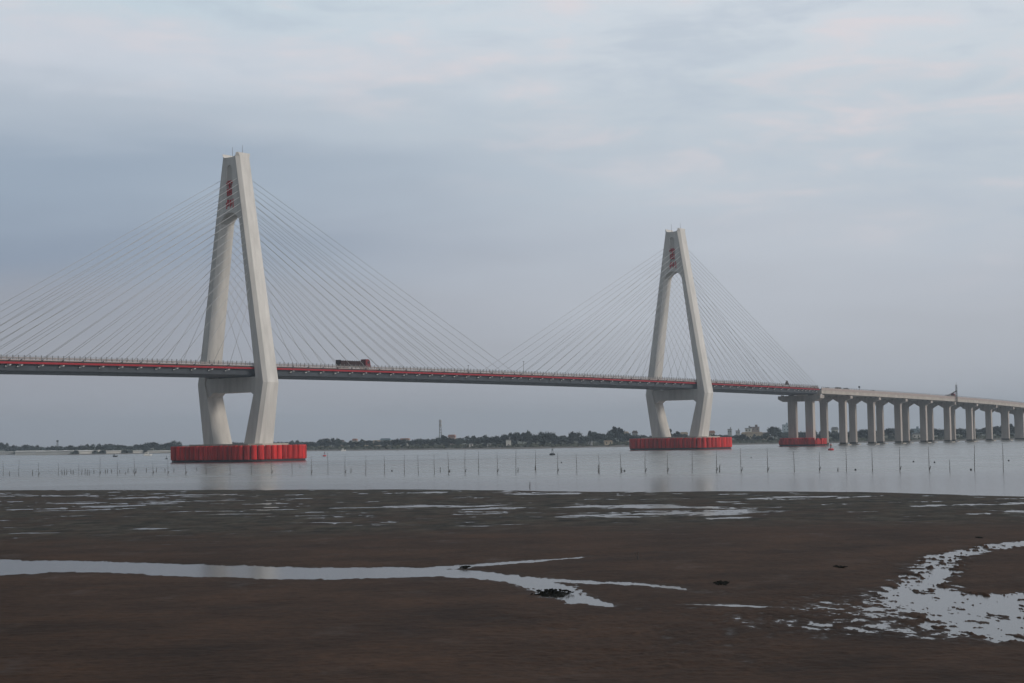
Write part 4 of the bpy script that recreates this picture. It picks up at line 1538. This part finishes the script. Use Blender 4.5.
mixlr = N.new("ShaderNodeMix"); mixlr.data_type = 'RGBA'
L.new(lr.outputs[0], mixlr.inputs[0]); L.new(left, mixlr.inputs[6]); L.new(rightc, mixlr.inputs[7])
# thin lit wisps, faintly pink, between 9 and 16 degrees
cm3 = N.new("ShaderNodeCombineXYZ")
L.new(math_n('MULTIPLY', az, 13.0), cm3.inputs[0]); L.new(math_n('MULTIPLY', el, 52.0), cm3.inputs[1]); cm3.inputs[2].default_value = 7.7
w2 = N.new("ShaderNodeTexNoise"); w2.inputs["Scale"].default_value = 1.0; w2.inputs["Detail"].default_value = 8; w2.inputs["Roughness"].default_value = .52; w2.inputs["Distortion"].default_value = .3
L.new(cm3.outputs[0], w2.inputs["Vector"])
wf = N.new("ShaderNodeMapRange"); wf.interpolation_type = 'SMOOTHSTEP'; wf.inputs[1].default_value = .46; wf.inputs[2].default_value = .74
L.new(w2.outputs[0], wf.inputs[0])
band = N.new("ShaderNodeMapRange"); band.interpolation_type = 'SMOOTHSTEP'; band.inputs[1].default_value = .13; band.inputs[2].default_value = .24
L.new(math_n('ADD', el, math_n('MULTIPLY', az, .24)), band.inputs[0])
pf = math_n('MULTIPLY', math_n('MULTIPLY', wf.outputs[0], band.outputs[0]), .62)
mixp = N.new("ShaderNodeMix"); mixp.data_type = 'RGBA'
L.new(pf, mixp.inputs[0]); L.new(mixlr.outputs[2], mixp.inputs[6]); mixp.inputs[7].default_value = (*lin((224, 212, 214)), 1)
# darker grey undersides
w3 = N.new("ShaderNodeMapRange"); w3.interpolation_type = 'SMOOTHSTEP'; w3.inputs[1].default_value = .5; w3.inputs[2].default_value = .28
L.new(w2.outputs[0], w3.inputs[0])
mixd = N.new("ShaderNodeMix"); mixd.data_type = 'RGBA'
L.new(math_n('MULTIPLY', math_n('MULTIPLY', w3.outputs[0], band.outputs[0]), .5), mixd.inputs[0]); L.new(mixp.outputs[2], mixd.inputs[6]); mixd.inputs[7].default_value = (*lin((176, 188, 203)), 1)
# cloud layer over the clear Nishita sky
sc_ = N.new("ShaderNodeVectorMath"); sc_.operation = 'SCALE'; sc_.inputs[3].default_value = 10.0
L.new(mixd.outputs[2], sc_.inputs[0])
fin = N.new("ShaderNodeMix"); fin.data_type = 'RGBA'; fin.inputs[0].default_value = .93
# added darkening of the unseen sky behind-left, to keep pylon shade faces dim
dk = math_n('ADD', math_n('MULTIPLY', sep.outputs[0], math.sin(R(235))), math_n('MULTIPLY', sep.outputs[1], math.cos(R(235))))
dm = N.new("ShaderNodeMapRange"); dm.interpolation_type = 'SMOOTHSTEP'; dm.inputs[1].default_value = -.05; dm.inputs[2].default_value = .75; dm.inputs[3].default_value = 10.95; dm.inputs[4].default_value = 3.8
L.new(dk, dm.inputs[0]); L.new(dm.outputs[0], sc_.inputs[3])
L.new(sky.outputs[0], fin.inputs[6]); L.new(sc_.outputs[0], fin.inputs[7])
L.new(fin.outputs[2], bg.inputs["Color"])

SC.view_settings.view_transform = 'Standard'
SC.view_settings.look = 'None'
SC.view_settings.exposure = 0
SC.view_settings.gamma = 1
SC.view_settings.use_curve_mapping = False
SC.render.engine = 'CYCLES'
SC.cycles.use_denoising = True
SC.cycles.volume_bounces = 0
SC.cycles.max_bounces = 6
SC.cycles.volume_max_steps = 64
